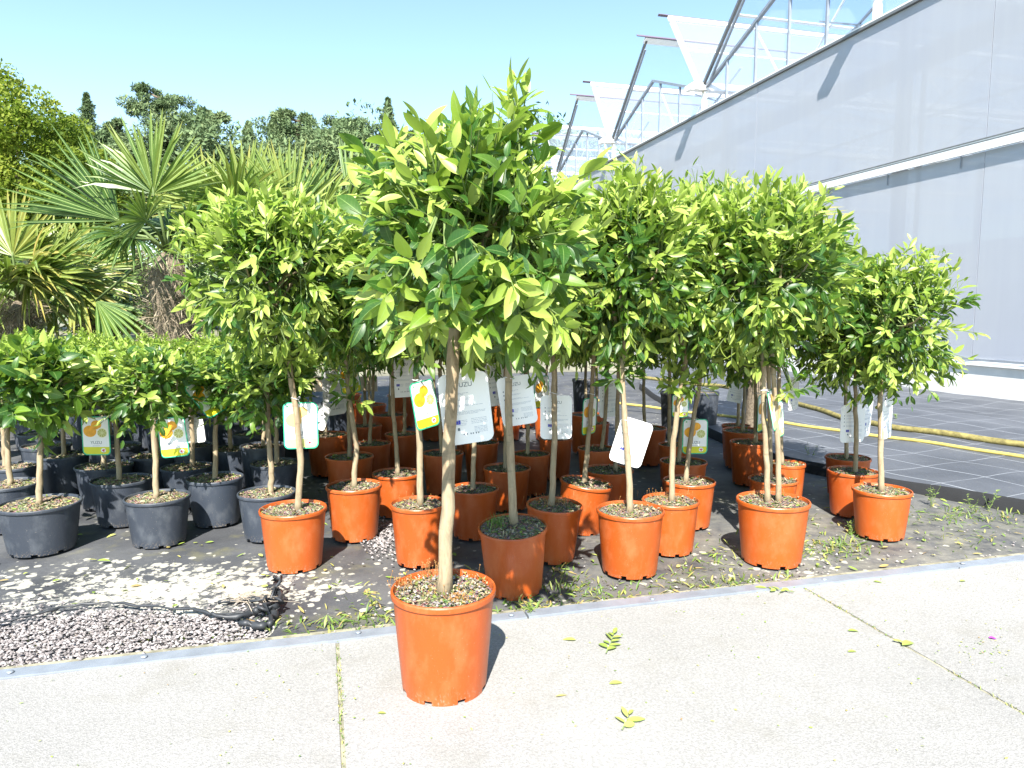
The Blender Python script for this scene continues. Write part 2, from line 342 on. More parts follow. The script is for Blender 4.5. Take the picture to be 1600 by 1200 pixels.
def poly_mat(name, c, alpha, stripes=True):
    m, nt, p, out = mat(name); g = N(nt, 'ShaderNodeNewGeometry')
    rt = N(nt, 'ShaderNodeVectorRotate'); rt.rotation_type = 'Z_AXIS'; rt.inputs['Angle'].default_value = -GA; nt.links.new(g.outputs['Position'], rt.inputs['Vector'])
    mp = N(nt, 'ShaderNodeMapping'); mp.inputs['Scale'].default_value = (1, 5.0, 0.35); nt.links.new(rt.outputs[0], mp.inputs[0])
    n = noise(nt, mp.outputs[0], 1.6, 5, 0.6); n2 = noise(nt, rt.outputs[0], 0.5, 3)
    k = mixc(nt, 0.6, c, ramp(nt, n.outputs[0], [(0.3, (0.95, 0.955, 0.97)), (0.7, (1.03, 1.03, 1.02))]).outputs[0], 'MULTIPLY')
    k = mixc(nt, 0.7, k, ramp(nt, n2.outputs[0], [(0.35, (0.9, 0.93, 1.0)), (0.65, (1.05, 1.04, 1.02))]).outputs[0], 'MULTIPLY')
    if stripes:
        sp = N(nt, 'ShaderNodeSeparateXYZ'); nt.links.new(rt.outputs[0], sp.inputs[0])
        f = mth(nt, 'FRACT', mth(nt, 'MULTIPLY', sp.outputs['Y'], 60.0))
        k = mixc(nt, mth(nt, 'MULTIPLY', mth(nt, 'LESS_THAN', f, 0.2), 0.10), k, (0.4, 0.45, 0.5))
    nt.links.new(k, p.inputs['Base Color']); p.inputs['Roughness'].default_value = 0.35
    tp = N(nt, 'ShaderNodeBsdfTransparent'); tp.inputs[0].default_value = (0.93, 0.96, 1, 1)
    mx = N(nt, 'ShaderNodeMixShader'); mx.inputs[0].default_value = alpha
    nt.links.new(p.outputs[0], mx.inputs[1]); nt.links.new(tp.outputs[0], mx.inputs[2]); nt.links.new(mx.outputs[0], out.inputs[0])
    return m
M['poly'] = poly_mat('twinwall_panel', (0.40, 0.415, 0.458), 0.17)
M['glass'] = poly_mat('dusty_glass', (0.62, 0.70, 0.82), 0.85, False)
def flat(name, c, rough=0.5):
    m, nt, p, o = mat(name); p.inputs['Base Color'].default_value = (*c, 1); p.inputs['Roughness'].default_value = rough
    return m
M['card'] = simple('white_card', (0.80, 0.80, 0.80), 0.45, var=0.02)
M['cgreen'] = flat('card_green_edge', (0.03, 0.42, 0.22)); M['cyel'] = flat('card_yellow_band', (0.62, 0.60, 0.02))
M['forange'] = simple('printed_fruit', (0.80, 0.36, 0.02), 0.5, var=0.25, scale=40); M['fpale'] = flat('printed_slice', (0.62, 0.62, 0.32)); M['fseg'] = flat('printed_segment', (0.40, 0.40, 0.10))
M['ink'] = flat('grey_ink', (0.10, 0.13, 0.16)); M['inkl'] = flat('light_grey_ink', (0.38, 0.42, 0.48)); M['blue'] = flat('blue_ink', (0.02, 0.03, 0.45)); M['red'] = flat('red_ink', (0.6, 0.02, 0.03)); M['lgreen'] = flat('green_ink', (0.05, 0.4, 0.12))
M['petal'] = flat('purple_petal', (0.45, 0.05, 0.55)); M['white'] = flat('white_petal', (0.85, 0.83, 0.75))
# ================================================================ SETTING
rng = np.random.default_rng(7); random.seed(7)
def grid_sheet(name, poly_fn, nx, ny, m, zfn=None, kind='structure'):
    V = []; F = []
    for j in range(ny+1):
        for i in range(nx+1):
            p = poly_fn(i/nx, j/ny); z = zfn(p.x, p.y) if zfn else p.z
            V.append((p.x, p.y, z))
    for j in range(ny):
        for i in range(nx):
            a = j*(nx+1)+i; F.append((a, a+1, a+nx+2, a+nx+1))
    mb = MB(); mb.add(V, F); o = mb.build(name, m, smooth=True); tag(o, kind=kind); return o
mb = MB(); mb.add([(-600, -60, -.06), (600, -60, -.06), (600, 1500, -.06), (-600, 1500, -.06)], [(0, 1, 2, 3)])
tag(mb.build('ground', M['ground']), kind='structure')

K0 = at(775, 963)                         # a point on the kerb line
def K(s, q, z=0): return Vector((K0.x, K0.y, 0))+EX*s+EY*q+Vector((0, 0, z))
def hn(x, y):
    return (math.sin(x*5.1+y*2.3)*math.sin(y*4.7-x*1.9)+0.5*math.sin(x*11+1.3)*math.sin(y*13+.4))
gravel_poly = [at(*p) for p in ((-60, 985), (60, 962), (180, 947), (330, 955), (395, 972), (425, 990), (395, 1006), (200, 1028), (-60, 1055))]
def in_poly(x, y, P):
    c = False; n = len(P)
    for i in range(n):
        a, b = P[i], P[(i+1) % n]
        if (a.y > y) != (b.y > y) and x < (b.x-a.x)*(y-a.y)/(b.y-a.y)+a.x: c = not c
    return c
def fab_z(x, y):
    q = (Vector((x, y, 0))-K0).dot(EY)
    z = -0.012+0.006*hn(x, y)*min(1, max(0, (q-0.06)/0.3))
    if in_poly(x, y, gravel_poly): z -= 0.035
    return z
grid_sheet('ground_fabric', lambda u, v: K(-4.5+8.5*u, 0.012+9.0*v**1.6), 170, 120, M['fabric'], fab_z)

# pavement of three concrete slabs, with mossy joints and a steel edging strip
S1 = (at(527, 1000)-K0).dot(EX); S2 = (at(1290, 936)-K0).dot(EX)
cuts = [S1-3.3, S1-1.65, S1, S2, S2+1.65, S2+3.3]
mb = MB(); g = 0.0055
for a, b in zip(cuts[:-1], cuts[1:]):
    for q0, q1 in ((-2.06, -0.045), (-4.1, -2.08)):
        n = 14; x0, x1 = a+g, b-g
        top = [K(x0+(x1-x0)*i/n, q0, -0.004*(i in (0, n))) for i in range(n+1)]; bot = [K(x0+(x1-x0)*i/n, q1, -0.004*(i in (0, n))) for i in range(n+1)]
        V = [tuple(p) for p in top+bot]+[tuple(p+Vector((0, 0, -.05))) for p in top+bot]; F = []
        m_ = n+1
        for i in range(n): F.append((i, i+1, m_+i+1, m_+i))
        o_ = 2*m_
        for i in range(n): F.append((i, o_+i, o_+i+1, i+1)); F.append((m_+i, m_+i+1, o_+m_+i+1, o_+m_+i))
        F.append((0, m_, o_+m_, o_)); F.append((n, o_+n, o_+m_+n, m_+n)); mb.add(V, F)
pav = mb.build('pavement', M['concrete']); tag(pav, kind='structure')
mb = MB(); mb.box(K(0, -2.05, -0.022), (9.5, 4.2, 0.03), ax=[tuple(EX), tuple(EY), (0, 0, 1)])
tag(mb.build('joint_bed', simple('mossy_joint', (0.24, 0.225, 0.16), 0.95, var=0.5, scale=25, bmp=0.4)), kind='structure')
edge = empty('steel_edging', K(0, -0.02)); tag(edge, 'light grey metal edging strip screwed along the front of the pavement', 'edging')
mb = MB(); s = -3.4
while s < 4.5:
    L = 1.75; jz = random.uniform(-.002, .002)
    for k in range(10):
        a = s+L*k/10; b = s+L*(k+1)/10-(0.006 if k == 9 else 0)
        mb.bar(K(a, -0.02+.003*math.sin(a*3), 0.001+jz)-edge.location, K(b, -0.02+.003*math.sin(b*3), 0.001+jz)-edge.location, 0.050, 0.012)
    s += L
mb.build('strip', M['metal'], edge)
for px, py in ((227, 1027), (560, 992), (800, 966), (1018, 938), (1278, 903), (1500, 882), (20, 1050)):
    s = (at(px, py)-K0).dot(EX); c = K(s, -0.02, 0.0075)-edge.location
    mb = MB(); mb.tube([c, c+Vector((0, 0, .003)), c+Vector((0, 0, .0045))], [.0095, .0085, .003], 12); mb.build('screw', M['metal'], edge, True)

# gravel: small real stones
def stones(name, pts, smin, smax, m, parent=None):
    ico = np.array([(1, 0, 0), (-1, 0, 0), (0, 1, 0), (0, -1, 0), (0, 0, 1), (0, 0, -1)], float)
    tri = np.array([(0, 2, 4), (2, 1, 4), (1, 3, 4), (3, 0, 4), (2, 0, 5), (1, 2, 5), (3, 1, 5), (0, 3, 5)])
    V = []; Fq = []
    for i, p in enumerate(pts):
        s = rng.uniform(smin, smax)*np.array([1, rng.uniform(.6, 1), rng.uniform(.4, .8)])
        q = ico*s*rng.uniform(.75, 1.25, (6, 1)); a = rng.uniform(0, 6.28); R = np.array([[math.cos(a), -math.sin(a), 0], [math.sin(a), math.cos(a), 0], [rng.uniform(-.3, .3), 0, 1]])
        V.append(q@R.T+np.array(p)); Fq.append(tri+6*i)
    me = np_mesh(name, np.concatenate(V), np.concatenate(Fq), mats=[m], smooth=False)
    return link(name, me, parent)
def stone_mat():
    m, nt, p, o = mat('gravel_pinkish'); g = N(nt, 'ShaderNodeNewGeometry')
    c = ramp(nt, g.outputs['Random Per Island'], [(0, (0.11, 0.10, 0.10)), (.5, (0.24, 0.215, 0.21)), (1, (0.38, 0.355, 0.35))])
    nt.links.new(c.outputs[0], p.inputs['Base Color']); p.inputs['Roughness'].default_value = .85; return m
M['gravel'] = stone_mat()
pts = []
xs = [p.x for p in gravel_poly]; ys = [p.y for p in gravel_poly]
while len(pts) < 6500:
    x = random.uniform(min(xs), max(xs)); y = random.uniform(min(ys), max(ys))
    if in_poly(x, y, gravel_poly) and (Vector((x, y, 0))-K0).dot(EY) > 0.004: pts.append((x, y, random.uniform(-.03, -.008)))
for _ in range(700):
    p = at(random.uniform(-40, 430), random.gauss(962, 14)); z_ = 0.0
    if in_poly(p.x, p.y, gravel_poly): continue
    if (p-K0).dot(EY) > 0.01: pts.append((p.x, p.y, -.006))
for _ in range(500):     # stones strayed over the fabric and at the bare spot
    p = at(random.gauss(600, 18), random.gauss(840, 14)); pts.append((p.x, p.y, 0.0))
for _ in range(260):
    s = random.uniform(-2, 2.5); p = K(s, abs(random.gauss(0.02, 0.25)), 0.0); pts.append((p.x, p.y, -.004))
tag(stones('gravel', pts, .0035, .0085, M['gravel']), kind='stuff', label='pinkish grey gravel chips beside the pavement', cat='gravel')
# torn and rolled edge of the fabric along the gravel
mb = MB()
def rope(px, r, jit, n=7, z=0.004):
    P = []; R = []
    for (a, b) in zip(px[:-1], px[1:]):
        for k in range(5):
            t = k/5; q = at(a[0]+(b[0]-a[0])*t, a[1]+(b[1]-a[1])*t); P.append(q+Vector((random.gauss(0, jit), random.gauss(0, jit), z+abs(random.gauss(0, jit))))); R.append(r*random.uniform(.5, 1.3))
    mb.tube(P, R, n)
rope([(-60, 988), (55, 965), (100, 950), (165, 946), (215, 948), (300, 955), (350, 965), (400, 962)], .005, .0035)
rope([(330, 962), (370, 968), (405, 958), (428, 950)], .009, .006); rope([(405, 965), (428, 958), (432, 935), (425, 925)], .010, .010, z=.02); rope([(400, 960), (425, 950), (436, 930), (430, 922)], .007, .014, z=.03); rope([(410, 970), (435, 955), (428, 938), (420, 926)], .006, .012, z=.028); rope([(340, 945), (380, 938), (420, 940), (434, 930)], .008, .005)
rope([(380, 978), (405, 982), (425, 975), (432, 955)], .012, .005)
o = mb.build('fabric_fold', M['blackplastic'], smooth=True); tag(o, 'torn black fabric edge rolled up in a knot beside the gravel', 'fabric scrap')
mb = MB()
for _ in range(60):
    a = at(random.uniform(350, 425), random.uniform(932, 955)); d = Vector((random.gauss(.02, .02), random.gauss(0, .012), random.gauss(.004, .01)))
    mb.tube([a+Vector((0, 0, .03)), a+d+Vector((0, 0, .03)), a+d*2+Vector((0, 0, .022))], .0009, 3)
tag(mb.build('root_fibres', M['chip']), 'dry straw-coloured roots caught on the torn fabric edge', 'roots')

# woven ground cover sheet to the right, its folded edge and two pipes
edge_px = [(1020, 640), (1100, 676), (1180, 703), (1257, 720), (1385, 746), (1500, 765), (1600, 781), (1900, 835)]
EP = [at(x, y, 0.05) for x, y in edge_px]
EP[0] = at(1000, 600, 0.05); EP[1] = at(1095, 662, 0.05)
def edge_at(v):
    k = v*(len(EP)-1); i = min(int(k), len(EP)-2); return EP[i].lerp(EP[i+1], k-i)
WALLD = 6.87; NW = Vector((math.cos(math.radians(14.8)), math.sin(math.radians(14.8)), 0)); WD = Vector((-NW.y, NW.x, 0))
def W(s, z=0.0, d=0.0): return NW*(WALLD+d)+WD*s+Vector((0, 0, z))
P700 = at(1600, 697, .05); 
def cover(u, v):
    a = edge_at(v); s = a.dot(WD)*1.0+ (1-v)*6.0
    b = W(s, 0, 0.03); p = a.lerp(b, u)
    return p
def cover_z(x, y):
    d = NW.dot(Vector((x, y, 0))); u = WALLD-d
    return 0.05+0.02*math.exp(-((u-1.6)/0.45)**2)+0.010*hn(x*.6, y*.6)+0.03*max(0, 1-u/0.8)
grid_sheet('woven_ground_cover', cover, 60, 90, M['woven'], cover_z)
mb = MB(); V = []; F = []
for i in range(91):
    p = edge_at(i/90); n_ = Vector((-.6, -.8, 0))*.02
    V += [(p.x, p.y, cover_z(p.x, p.y)+.001), (p.x-.012, p.y-.02, .04+.006*math.sin(i*.9)), (p.x-.02, p.y-.03, -.02)]
for i in range(90):
    for j in range(2): F.append((i*3+j, i*3+j+1, i*3+j+4, i*3+j+3))
mb.add(V, F); o = mb.build('ground_cover_edge', M['fold'], smooth=True); tag(o, kind='structure')
def pipe(name, px, r, m, label, cat):
    pts = []
    for (a, b) in zip(px[:-1], px[1:]):
        for k in range(8):
            t = k/8; q = at(a[0]+(b[0]-a[0])*t, a[1]+(b[1]-a[1])*t, .07); q.z = cover_z(q.x, q.y)+r*.8; pts.append(q)
    root_o = pts[0].copy(); mb = MB(); mb.tube([p-root_o for p in pts], r, 10); o = mb.build(name, m, smooth=True, loc=root_o); tag(o, label, cat)
pipe('water_hose', [(900, 622), (1000, 632), (1110, 645), (1225, 659), (1400, 683), (1600, 712), (1800, 742)], .013, M['yellow'], 'thin bright yellow hose lying across the woven ground cover', 'hose')
pipe('irrigation_pipe', [(1000, 590), (1115, 602), (1180, 615), (1237, 628), (1315, 650), (1400, 669), (1500, 683), (1600, 696), (1800, 722)], .024, M['mossy'], 'thick moss-stained yellow pipe lying nearer the greenhouse wall', 'pipe')

# ================================================================ GREENHOUSE
gh = empty('greenhouse', W(9, 0)); tag(gh, 'long pale greenhouse with translucent side wall and open roof vents', 'greenhouse')
G0 = gh.location
def WL(s, z=0.0, d=0.0): return W(s, z, d)-G0
SG = at(1100, 137, 5.08).dot(WD); BAY = 4.25
sA, sB = 2.0, SG+BAY*9
def wbox(name, s0, s1, z0, z1, d0, d1, m, par=gh):
    mb = MB(); mb.box((WL(s0, z0, d0)+WL(s1, z1, d1))/2, (d1-d0, s1-s0, z1-z0), ax=[tuple(NW), tuple(WD), (0, 0, 1)]); return mb.build(name, m, par)
wbox('plinth', sA, sB, -.05, .41, 0.0, .12, M['plinth'])
wbox('sill', sA, sB, .412, .432, -.035, .10, M['alu']); wbox('base_rail', sA, sB, .46, .485, -.015, .02, M['metal'])
seam = 2.02
s = sA; seams = []
while s < sB: seams.append(s); s += BAY
for i in range(len(seams)):
    a = seams[i]; b = min(a+BAY, sB)
    wbox('wall_panel', a+.004, b-.004, .487, 2.70, .010, .026, M['poly'])
    off = 1.0
    wbox('wall_panel', a+.004, b-.004, 2.84, 4.62, .010, .026, M['poly'])
for z0, z1, d0, d1, m in ((2.70, 2.79, -.05, .0, 'alu'), (2.79, 2.80, -.052, .0, 'greybar'), (2.805, 2.82, -.02, .004, 'alu'), (2.82, 2.835, -.024, .004, 'greybar')):
    wbox('wall_rail', sA, sB, z0, z1, d0, d1, M[m])
mb = MB()
s = sA+.3
while s < sB: mb.box(WL(s, 2.635, -.004), (.008, .012, .13), ax=[tuple(NW), tuple(WD), (0, 0, 1)]); s += 1.06
mb.build('clips', M['metal'], gh)
wbox('eaves_rail', sA, sB, 4.625, 4.66, -.03, .03, M['greybar']); wbox('eaves_rail', sA, sB, 4.665, 4.685, -.02, .03, M['alu'])
# inner structure seen through the panels
k = -3
while SG+BAY*k < sB:
    s = SG+BAY*k
    wbox('column', s-.06, s+.06, 0, 4.9, .42, .56, M['inner'])
    wbox('column', s-.34, s-.30, 0, 4.3, .46, .50, M['inner'])
    wbox('column', s+.9, s+.96, 0, 4.3, 7.4, 7.55, M['inner'])
    mb = MB(); mb.tube([WL(s+.1, 4.2, .4), WL(s+1.9, 2.2, .4)], .008, 5); mb.build('brace_cable', M['inner'], gh)
    k += 1
wbox('inner_beam', sA, sB, 4.02, 4.22, .40, .52, M['inner']); wbox('inner_beam', sA, sB, 4.5, 4.6, 1.6, 1.7, M['inner'])
wbox('far_wall', sA, sB, 0, 4.6, 26, 26.05, M['poly'])
wbox('floor', sA, sB, -.02, .0, .13, 26, simple('greenhouse_floor', (.45, .45, .44), .9))
GZ, PZ = 5.08, 5.84
DEEP = 25.0
k = -3
while SG+BAY*k < sB-1:
    s0 = SG+BAY*k; s1 = s0+BAY; sm = (s0+s1)/2
    # gutter running into the house, with its end box
    mb = MB(); mb.box(WL(s0, GZ, DEEP/2-.12), (DEEP+.3, .18, .12), ax=[tuple(NW), tuple(WD), (0, 0, 1)]); gt = mb.build('gutter', M['alu'], gh)
    mb = MB(); mb.box(WL(s0, GZ-.03, -.30), (.08, .22, .10), ax=[tuple(NW), tuple(WD), (0, 0, 1)]); mb.build('gutter_end', M['alu'], gt)
    wbox('gutter_post', s0-.05, s0+.05, 4.69, GZ-.07, -.02, .04, M['alu'])
    # gable glass and its bars
    mb = MB(); d = .02
    mb.add([tuple(WL(s0+.13, 4.69, d)), tuple(WL(s1-.13, 4.69, d)), tuple(WL(s1-.13, GZ+.02, d)), tuple(WL(sm, PZ, d)), tuple(WL(s0+.13, GZ+.02, d))], [(0, 1, 2, 3, 4)]); mb.build('gable_glass', M['glass'], gh)
    mb = MB()
    mb.bar(WL(s0+.1, GZ, 0), WL(sm, PZ, 0), .05, .06, up=NW); mb.bar(WL(s1-.1, GZ, 0), WL(sm, PZ, 0), .05, .06, up=NW)
    for f in (.22, .42, .62, .82):
        s = s0+BAY*f; zt = GZ+(PZ-GZ)*(1-abs(f-.5)*2); mb.bar(WL(s, 4.69, 0), WL(s, zt-.03, 0), .035, .04, up=NW)
    mb.build('gable_frame', M['metal'], gh)
    for dd in (1.5, 4.5, 8.5):
        mb = MB(); mb.bar(WL(s0+.3, 4.75, dd), WL(s1-1.2, PZ+.1, dd), .03, .04, up=NW); mb.bar(WL(s1-.3, 4.75, dd), WL(s0+1.2, PZ+.1, dd), .03, .04, up=NW); mb.bar(WL(s0, 4.72, dd), WL(s1, 4.72, dd), .05, .06, up=NW)
        mb.build('truss', M['metal'], gh)
    # two opened roof vents hinged at the gutters
    for (sa, ds, dz, cm, w) in ((s1, -1.85, 1.67, 'greybar', .05), (s0, 1.29, 1.69, 'alu', .10)):
        vt = MB(); a0, a1 = WL(sa+(-.08 if ds < 0 else .08), GZ+.05, -.05), WL(sa+ds, GZ+dz, -.05)
        b0, b1 = a0+NW*DEEP, a1+NW*DEEP
        dirn = (a1-a0).normalized()
        vt.bar(a0, a1, w, .05, 0, up=NW)
        if ds < 0: vt.bar(a0+Vector((0, 0, .0))+WD*(-.22), a1+WD*(-.14)-dirn*.25, .035, .04, 1, up=NW)
        fr = vt.build('vent_frame', [M[cm], M['metal']], gh)
        vt = MB(); vt.bar(a1-NW*.05, b1, .05, .13, 0, up=dirn); vt.bar(a1+dirn*.085-NW*.25, b1+dirn*.085, .05, .016, 1, up=dirn)
        q = a0.lerp(a1, .52)+NW*.05; vt.bar(q+NW*.0, q+NW*DEEP, .03, .04, 0, up=dirn)
        for j in range(1, 14): vt.bar(a0+NW*j*1.9, a1+NW*j*1.9-dirn*.07, .03, .03, 0, up=NW)
        vt.build('vent_edge', [M['alu'], M['purple']], fr)
        vt = MB(); vt.add([tuple(a0+dirn*.03), tuple(b0+dirn*.03), tuple(b1-dirn*.07), tuple(a1-dirn*.07)], [(0, 1, 2, 3)]); vt.build('vent_glass', M['glass'], fr)
    k += 1
# ================================================================ PLANTS: generators
def nrm(a): return a/np.maximum(np.linalg.norm(a, axis=-1, keepdims=True), 1e-9)
def leaves(P, D, Nn, L, Wd, tone, curl, rows=6, fold=0.35):
    """leaf blades as folded, curling strips: one (rows x 3) grid each"""
    n = len(P); v = np.linspace(0, 1, rows); D = nrm(D); S = nrm(np.cross(D, Nn)); U = np.cross(S, D)
    prof = np.sin(PI*np.clip(v, 0, 1)**0.85)**0.8; prof[0] = .06; prof[-1] = .02
    u = np.array([-1., 0, 1.])
    vv = v[None, :, None, None]; uu = u[None, None, :, None]; pr = prof[None, :, None, None]
    L_ = L[:, None, None, None]; W_ = Wd[:, None, None, None]; c_ = curl[:, None, None, None]
    V = P[:, None, None, :]+D[:, None, None, :]*L_*(vv-0.12*np.abs(c_)*vv**3)+S[:, None, None, :]*uu*W_*pr*0.5+U[:, None, None, :]*(np.abs(uu)*W_*pr*0.5*fold-c_*L_*vv**2*0.5)
    V = V.reshape(-1, 3); base = (np.arange(n)*rows*3)[:, None, None]
    q = np.array([(r*3+c, r*3+c+1, (r+1)*3+c+1, (r+1)*3+c) for r in range(rows-1) for c in (0, 1)])[None]
    Q = (q+base).reshape(-1, 4); tn = np.repeat(tone, rows*3)
    lu = np.tile(np.tile(u, rows), n); lv = np.tile(np.repeat(v, 3), n)
    return V, Q, dict(tone=tn, lu=lu, lv=lv)
def make_crown(seed, r, n_sh, leafL, leafW, young=.5, stem_z=None, skirt=0.0, per=(6, 11), shl=(.10, .20), rows=6, poke=()):
    """crown centred on the origin with semi-axes r; returns leaf mesh and branch mesh builder"""
    g = np.random.default_rng(seed); r = np.array(r); P = []; D = []; Nn = []; L = []; Wd = []; T = []; C = []; tw = MB()
    z0 = stem_z if stem_z is not None else -r[2]*.75
    limbs = []
    for i in range(9):
        a = i*2.4+g.uniform(-.4, .4); e = g.uniform(-.1, 1.0); d = np.array([math.cos(a)*math.cos(e), math.sin(a)*math.cos(e), math.sin(e)])
        tip = d*r*g.uniform(.5, .8); st = np.array([0, 0, z0+.02*g.uniform(0, 1)]); mid = (st+tip)/2+np.array([0, 0, .02])+g.normal(0, .015, 3)
        pts = [st, (st+mid)/2+g.normal(0, .006, 3), mid, (mid+tip)/2+g.normal(0, .01, 3), tip]; limbs.append(pts)
        tw.tube(pts, [.009, .0075, .006, .0045, .003], 5, cap=False)
    lp = np.array([p for l in limbs for p in l[1:]])
    lump = g.normal(0, 1, (6, 3)); lump = nrm(lump)
    for i in range(n_sh+len(poke)):
        if i < n_sh:
            d = g.normal(0, 1, 3)
            d = d/np.linalg.norm(d)
            if d[2] < -.35 and g.random() > .35+skirt: d[2] = -d[2]*.6; d /= np.linalg.norm(d)
            rho = g.uniform(.30, .95)**.75 if g.random() < .72 else g.uniform(.85, 1.0)
            rho *= 1+.13*float(np.max(lump@d)-.6)
            ln = g.uniform(*shl); base = d*r*rho-d*ln*.5
            up = np.array([0, 0, 1.]); ax = d*.8+up*(.35+.65*max(0, d[2]))+g.normal(0, .38, 3)
            if d[2] < -.15: ax = d*.9-up*.35+g.normal(0, .4, 3)
        else:
            base = np.array(poke[i-n_sh][0]); ax = np.array(poke[i-n_sh][1]); ln = poke[i-n_sh][2]; d = nrm(base); rho = 1.1
        ax = ax/np.linalg.norm(ax); bend = g.normal(0, .25, 3)
        near = lp[np.argmin(np.sum((lp-base)**2, 1))]
        tipp = base+ax*ln+bend*ln*.2
        tw.tube([near, (near+base)/2+g.normal(0, .008, 3), base, base+ax*ln*.5, tipp], [.0035, .003, .0024, .0018, .0009], 4, 1, cap=False)
        k = int(g.integers(per[0], per[1]+1)); ph = g.uniform(0, 6.28)
        e1 = nrm(np.cross(ax, np.array([.3, .9, .1]))); e2 = np.cross(ax, e1)
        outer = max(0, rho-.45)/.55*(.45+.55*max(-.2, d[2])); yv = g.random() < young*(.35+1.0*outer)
        for j in range(k):
            t = min(1, max(.03, (j+.6)/k+g.normal(0, .06))); a = ph+j*2.4+g.normal(0, .5); el = math.radians(g.uniform(22, 85)*(1-.4*t)); q = ax*math.cos(el)+(e1*math.cos(a)+e2*math.sin(a))*math.sin(el)
            q = q+np.array([0, 0, -.28*g.random()*(1-.5*yv)]); q = q/np.linalg.norm(q)
            s = g.uniform(.68, 1.12)*(1-.35*(t > .85)); ll = leafL*s
            nn = ax*.7+np.array([0, -.12, .45])+g.normal(0, .45, 3)
            P.append(base+(tipp-base)*t+q*.006); D.append(q); Nn.append(nn); L.append(ll); Wd.append(leafW*s*g.uniform(.8, 1.2)*(.92 if yv else 1.05))
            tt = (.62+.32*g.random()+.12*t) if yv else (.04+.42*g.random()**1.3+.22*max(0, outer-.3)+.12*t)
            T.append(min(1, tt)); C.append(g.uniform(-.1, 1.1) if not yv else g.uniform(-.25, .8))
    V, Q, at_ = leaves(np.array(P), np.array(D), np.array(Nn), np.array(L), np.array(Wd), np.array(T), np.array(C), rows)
    return V, Q, at_, tw

# unit pot (rim radius 1, height 1) with drainage notches cut in the foot
def pot_mesh(name, m, foot=.80):
    n = 96; prof = [(foot*.985, 0), (foot, .045), (foot*.35+.955*.65, .60), (.950, .925), (.952, .935), (.996, .94), (1.0, .955), (1.0, .985), (.985, 1.0), (.955, 1.0), (.945, .985), (.925, .88), (.80, .5), (foot*.93, .05)]
    mb = MB(); V = []; F = []
    for (r, z) in prof:
        for j in range(n): a = 2*PI*j/n; V.append((r*math.cos(a), r*math.sin(a), z))
    for i in range(len(prof)-1):
        for j in range(n):
            if i == 0 and (j % 12) in (4, 5, 6): continue
            F.append((i*n+j, i*n+(j+1) % n, (i+1)*n+(j+1) % n, (i+1)*n+j))
    c = len(V)
    for j in range(n): a = 2*PI*j/n; V.append((foot*.93*math.cos(a), foot*.93*math.sin(a), .05))
    F.append(tuple(c+j for j in range(n))[::-1])
    c = len(V)      # inner skirt so a notch shows plastic thickness and dark behind
    for z in (0.0, .05):
        for j in range(n): a = 2*PI*j/n; V.append((foot*.955*math.cos(a), foot*.955*math.sin(a), z))
    for j in range(n):
        if (j % 12) in (4, 5, 6): continue
        F.append((c+(j+1) % n, c+j, c+n+j, c+n+(j+1) % n))
    mb.add(V, F); o = mb.build(name, m, smooth=True); me = o.data; bpy.data.objects.remove(o)
    me.set_sharp_from_angle(angle=math.radians(35)) if hasattr(me, 'set_sharp_from_angle') else None
    return me
POT = {'orange': pot_mesh('pot', M['orange'], .81), 'grey': pot_mesh('grey_pot', M['grey'], .80), 'black': pot_mesh('black_pot', M['blackplastic'], .8)}
def soil_mesh(seed):
    g = random.Random(seed); V = [(0, 0, .03)]; F = []; rings = 10; n = 40
    for i in range(1, rings+1):
        for j in range(n):
            a = 2*PI*j/n; r = .95*i/rings; V.append((r*math.cos(a), r*math.sin(a), (.03-.02*(i/rings)**2+g.gauss(0, .012)*(i < rings))))
    for j in range(n): F.append((0, 1+j, 1+(j+1) % n))
    for i in range(rings-1):
        for j in range(n): F.append((1+i*n+j, 1+(i+1)*n+j, 1+(i+1)*n+(j+1) % n, 1+i*n+(j+1) % n))
    mb = MB(); mb.add(V, F); o = mb.build('soil', M['soil'], smooth=True); me = o.data; bpy.data.objects.remove(o); return me
SOIL = [soil_mesh(i) for i in range(3)]
def blades(name, pts, h, w, m, lean=.5, parent=None, rows=4, flatness=0.0, t0=0.0, t1=1.0):
    n = len(pts); P = np.array(pts, float); a = rng.uniform(0, 6.28, n); le = np.abs(rng.normal(0, lean, n))
    D = np.stack([np.cos(a)*le, np.sin(a)*le, np.full(n, 1.0-flatness)], 1); Nn = np.stack([-np.cos(a)*.6, -np.sin(a)*.6, np.ones(n)], 1)+rng.normal(0, .2, (n, 3))
    L = rng.uniform(*h, n); Wd = rng.uniform(*w, n)
    V, Q, A = leaves(P, D, Nn, L, Wd, rng.uniform(t0, t1, n), rng.uniform(.1, .9, n), rows)
    return link(name, np_mesh(name, V, Q, A, [m]), parent)
def mulch_mesh(seed, n=150, mossy=False):
    g = np.random.default_rng(seed); a = g.uniform(0, 6.28, n); r = .93*np.sqrt(g.uniform(0, 1, n))
    P = np.stack([r*np.cos(a), r*np.sin(a), np.full(n, .05)+g.uniform(-.01, .03, n)], 1)
    a2 = g.uniform(0, 6.28, n); D = np.stack([np.cos(a2), np.sin(a2), g.normal(0, .25, n)], 1); Nn = np.stack([g.normal(0, .4, n), g.normal(0, .4, n), np.ones(n)], 1)
    V, Q, A = leaves(P, D, Nn, g.uniform(.05, .22, n), g.uniform(.03, .08, n), g.uniform(0, 1, n), g.uniform(-.3, .5, n), 4)
    return np_mesh('mulch', V, Q, A, [M['mulch']])
M['mulch'] = leaf_mat('dry_mulch', [(0, (.07, .12, .02)), (.25, (.20, .25, .06)), (.4, (.34, .29, .18)), (.7, (.42, .36, .25)), (1, (.13, .08, .05))], rough=.9, trans=.1, ribw=0, spec=.1)
MULCH = [mulch_mesh(i) for i in range(4)]
TUFT = None

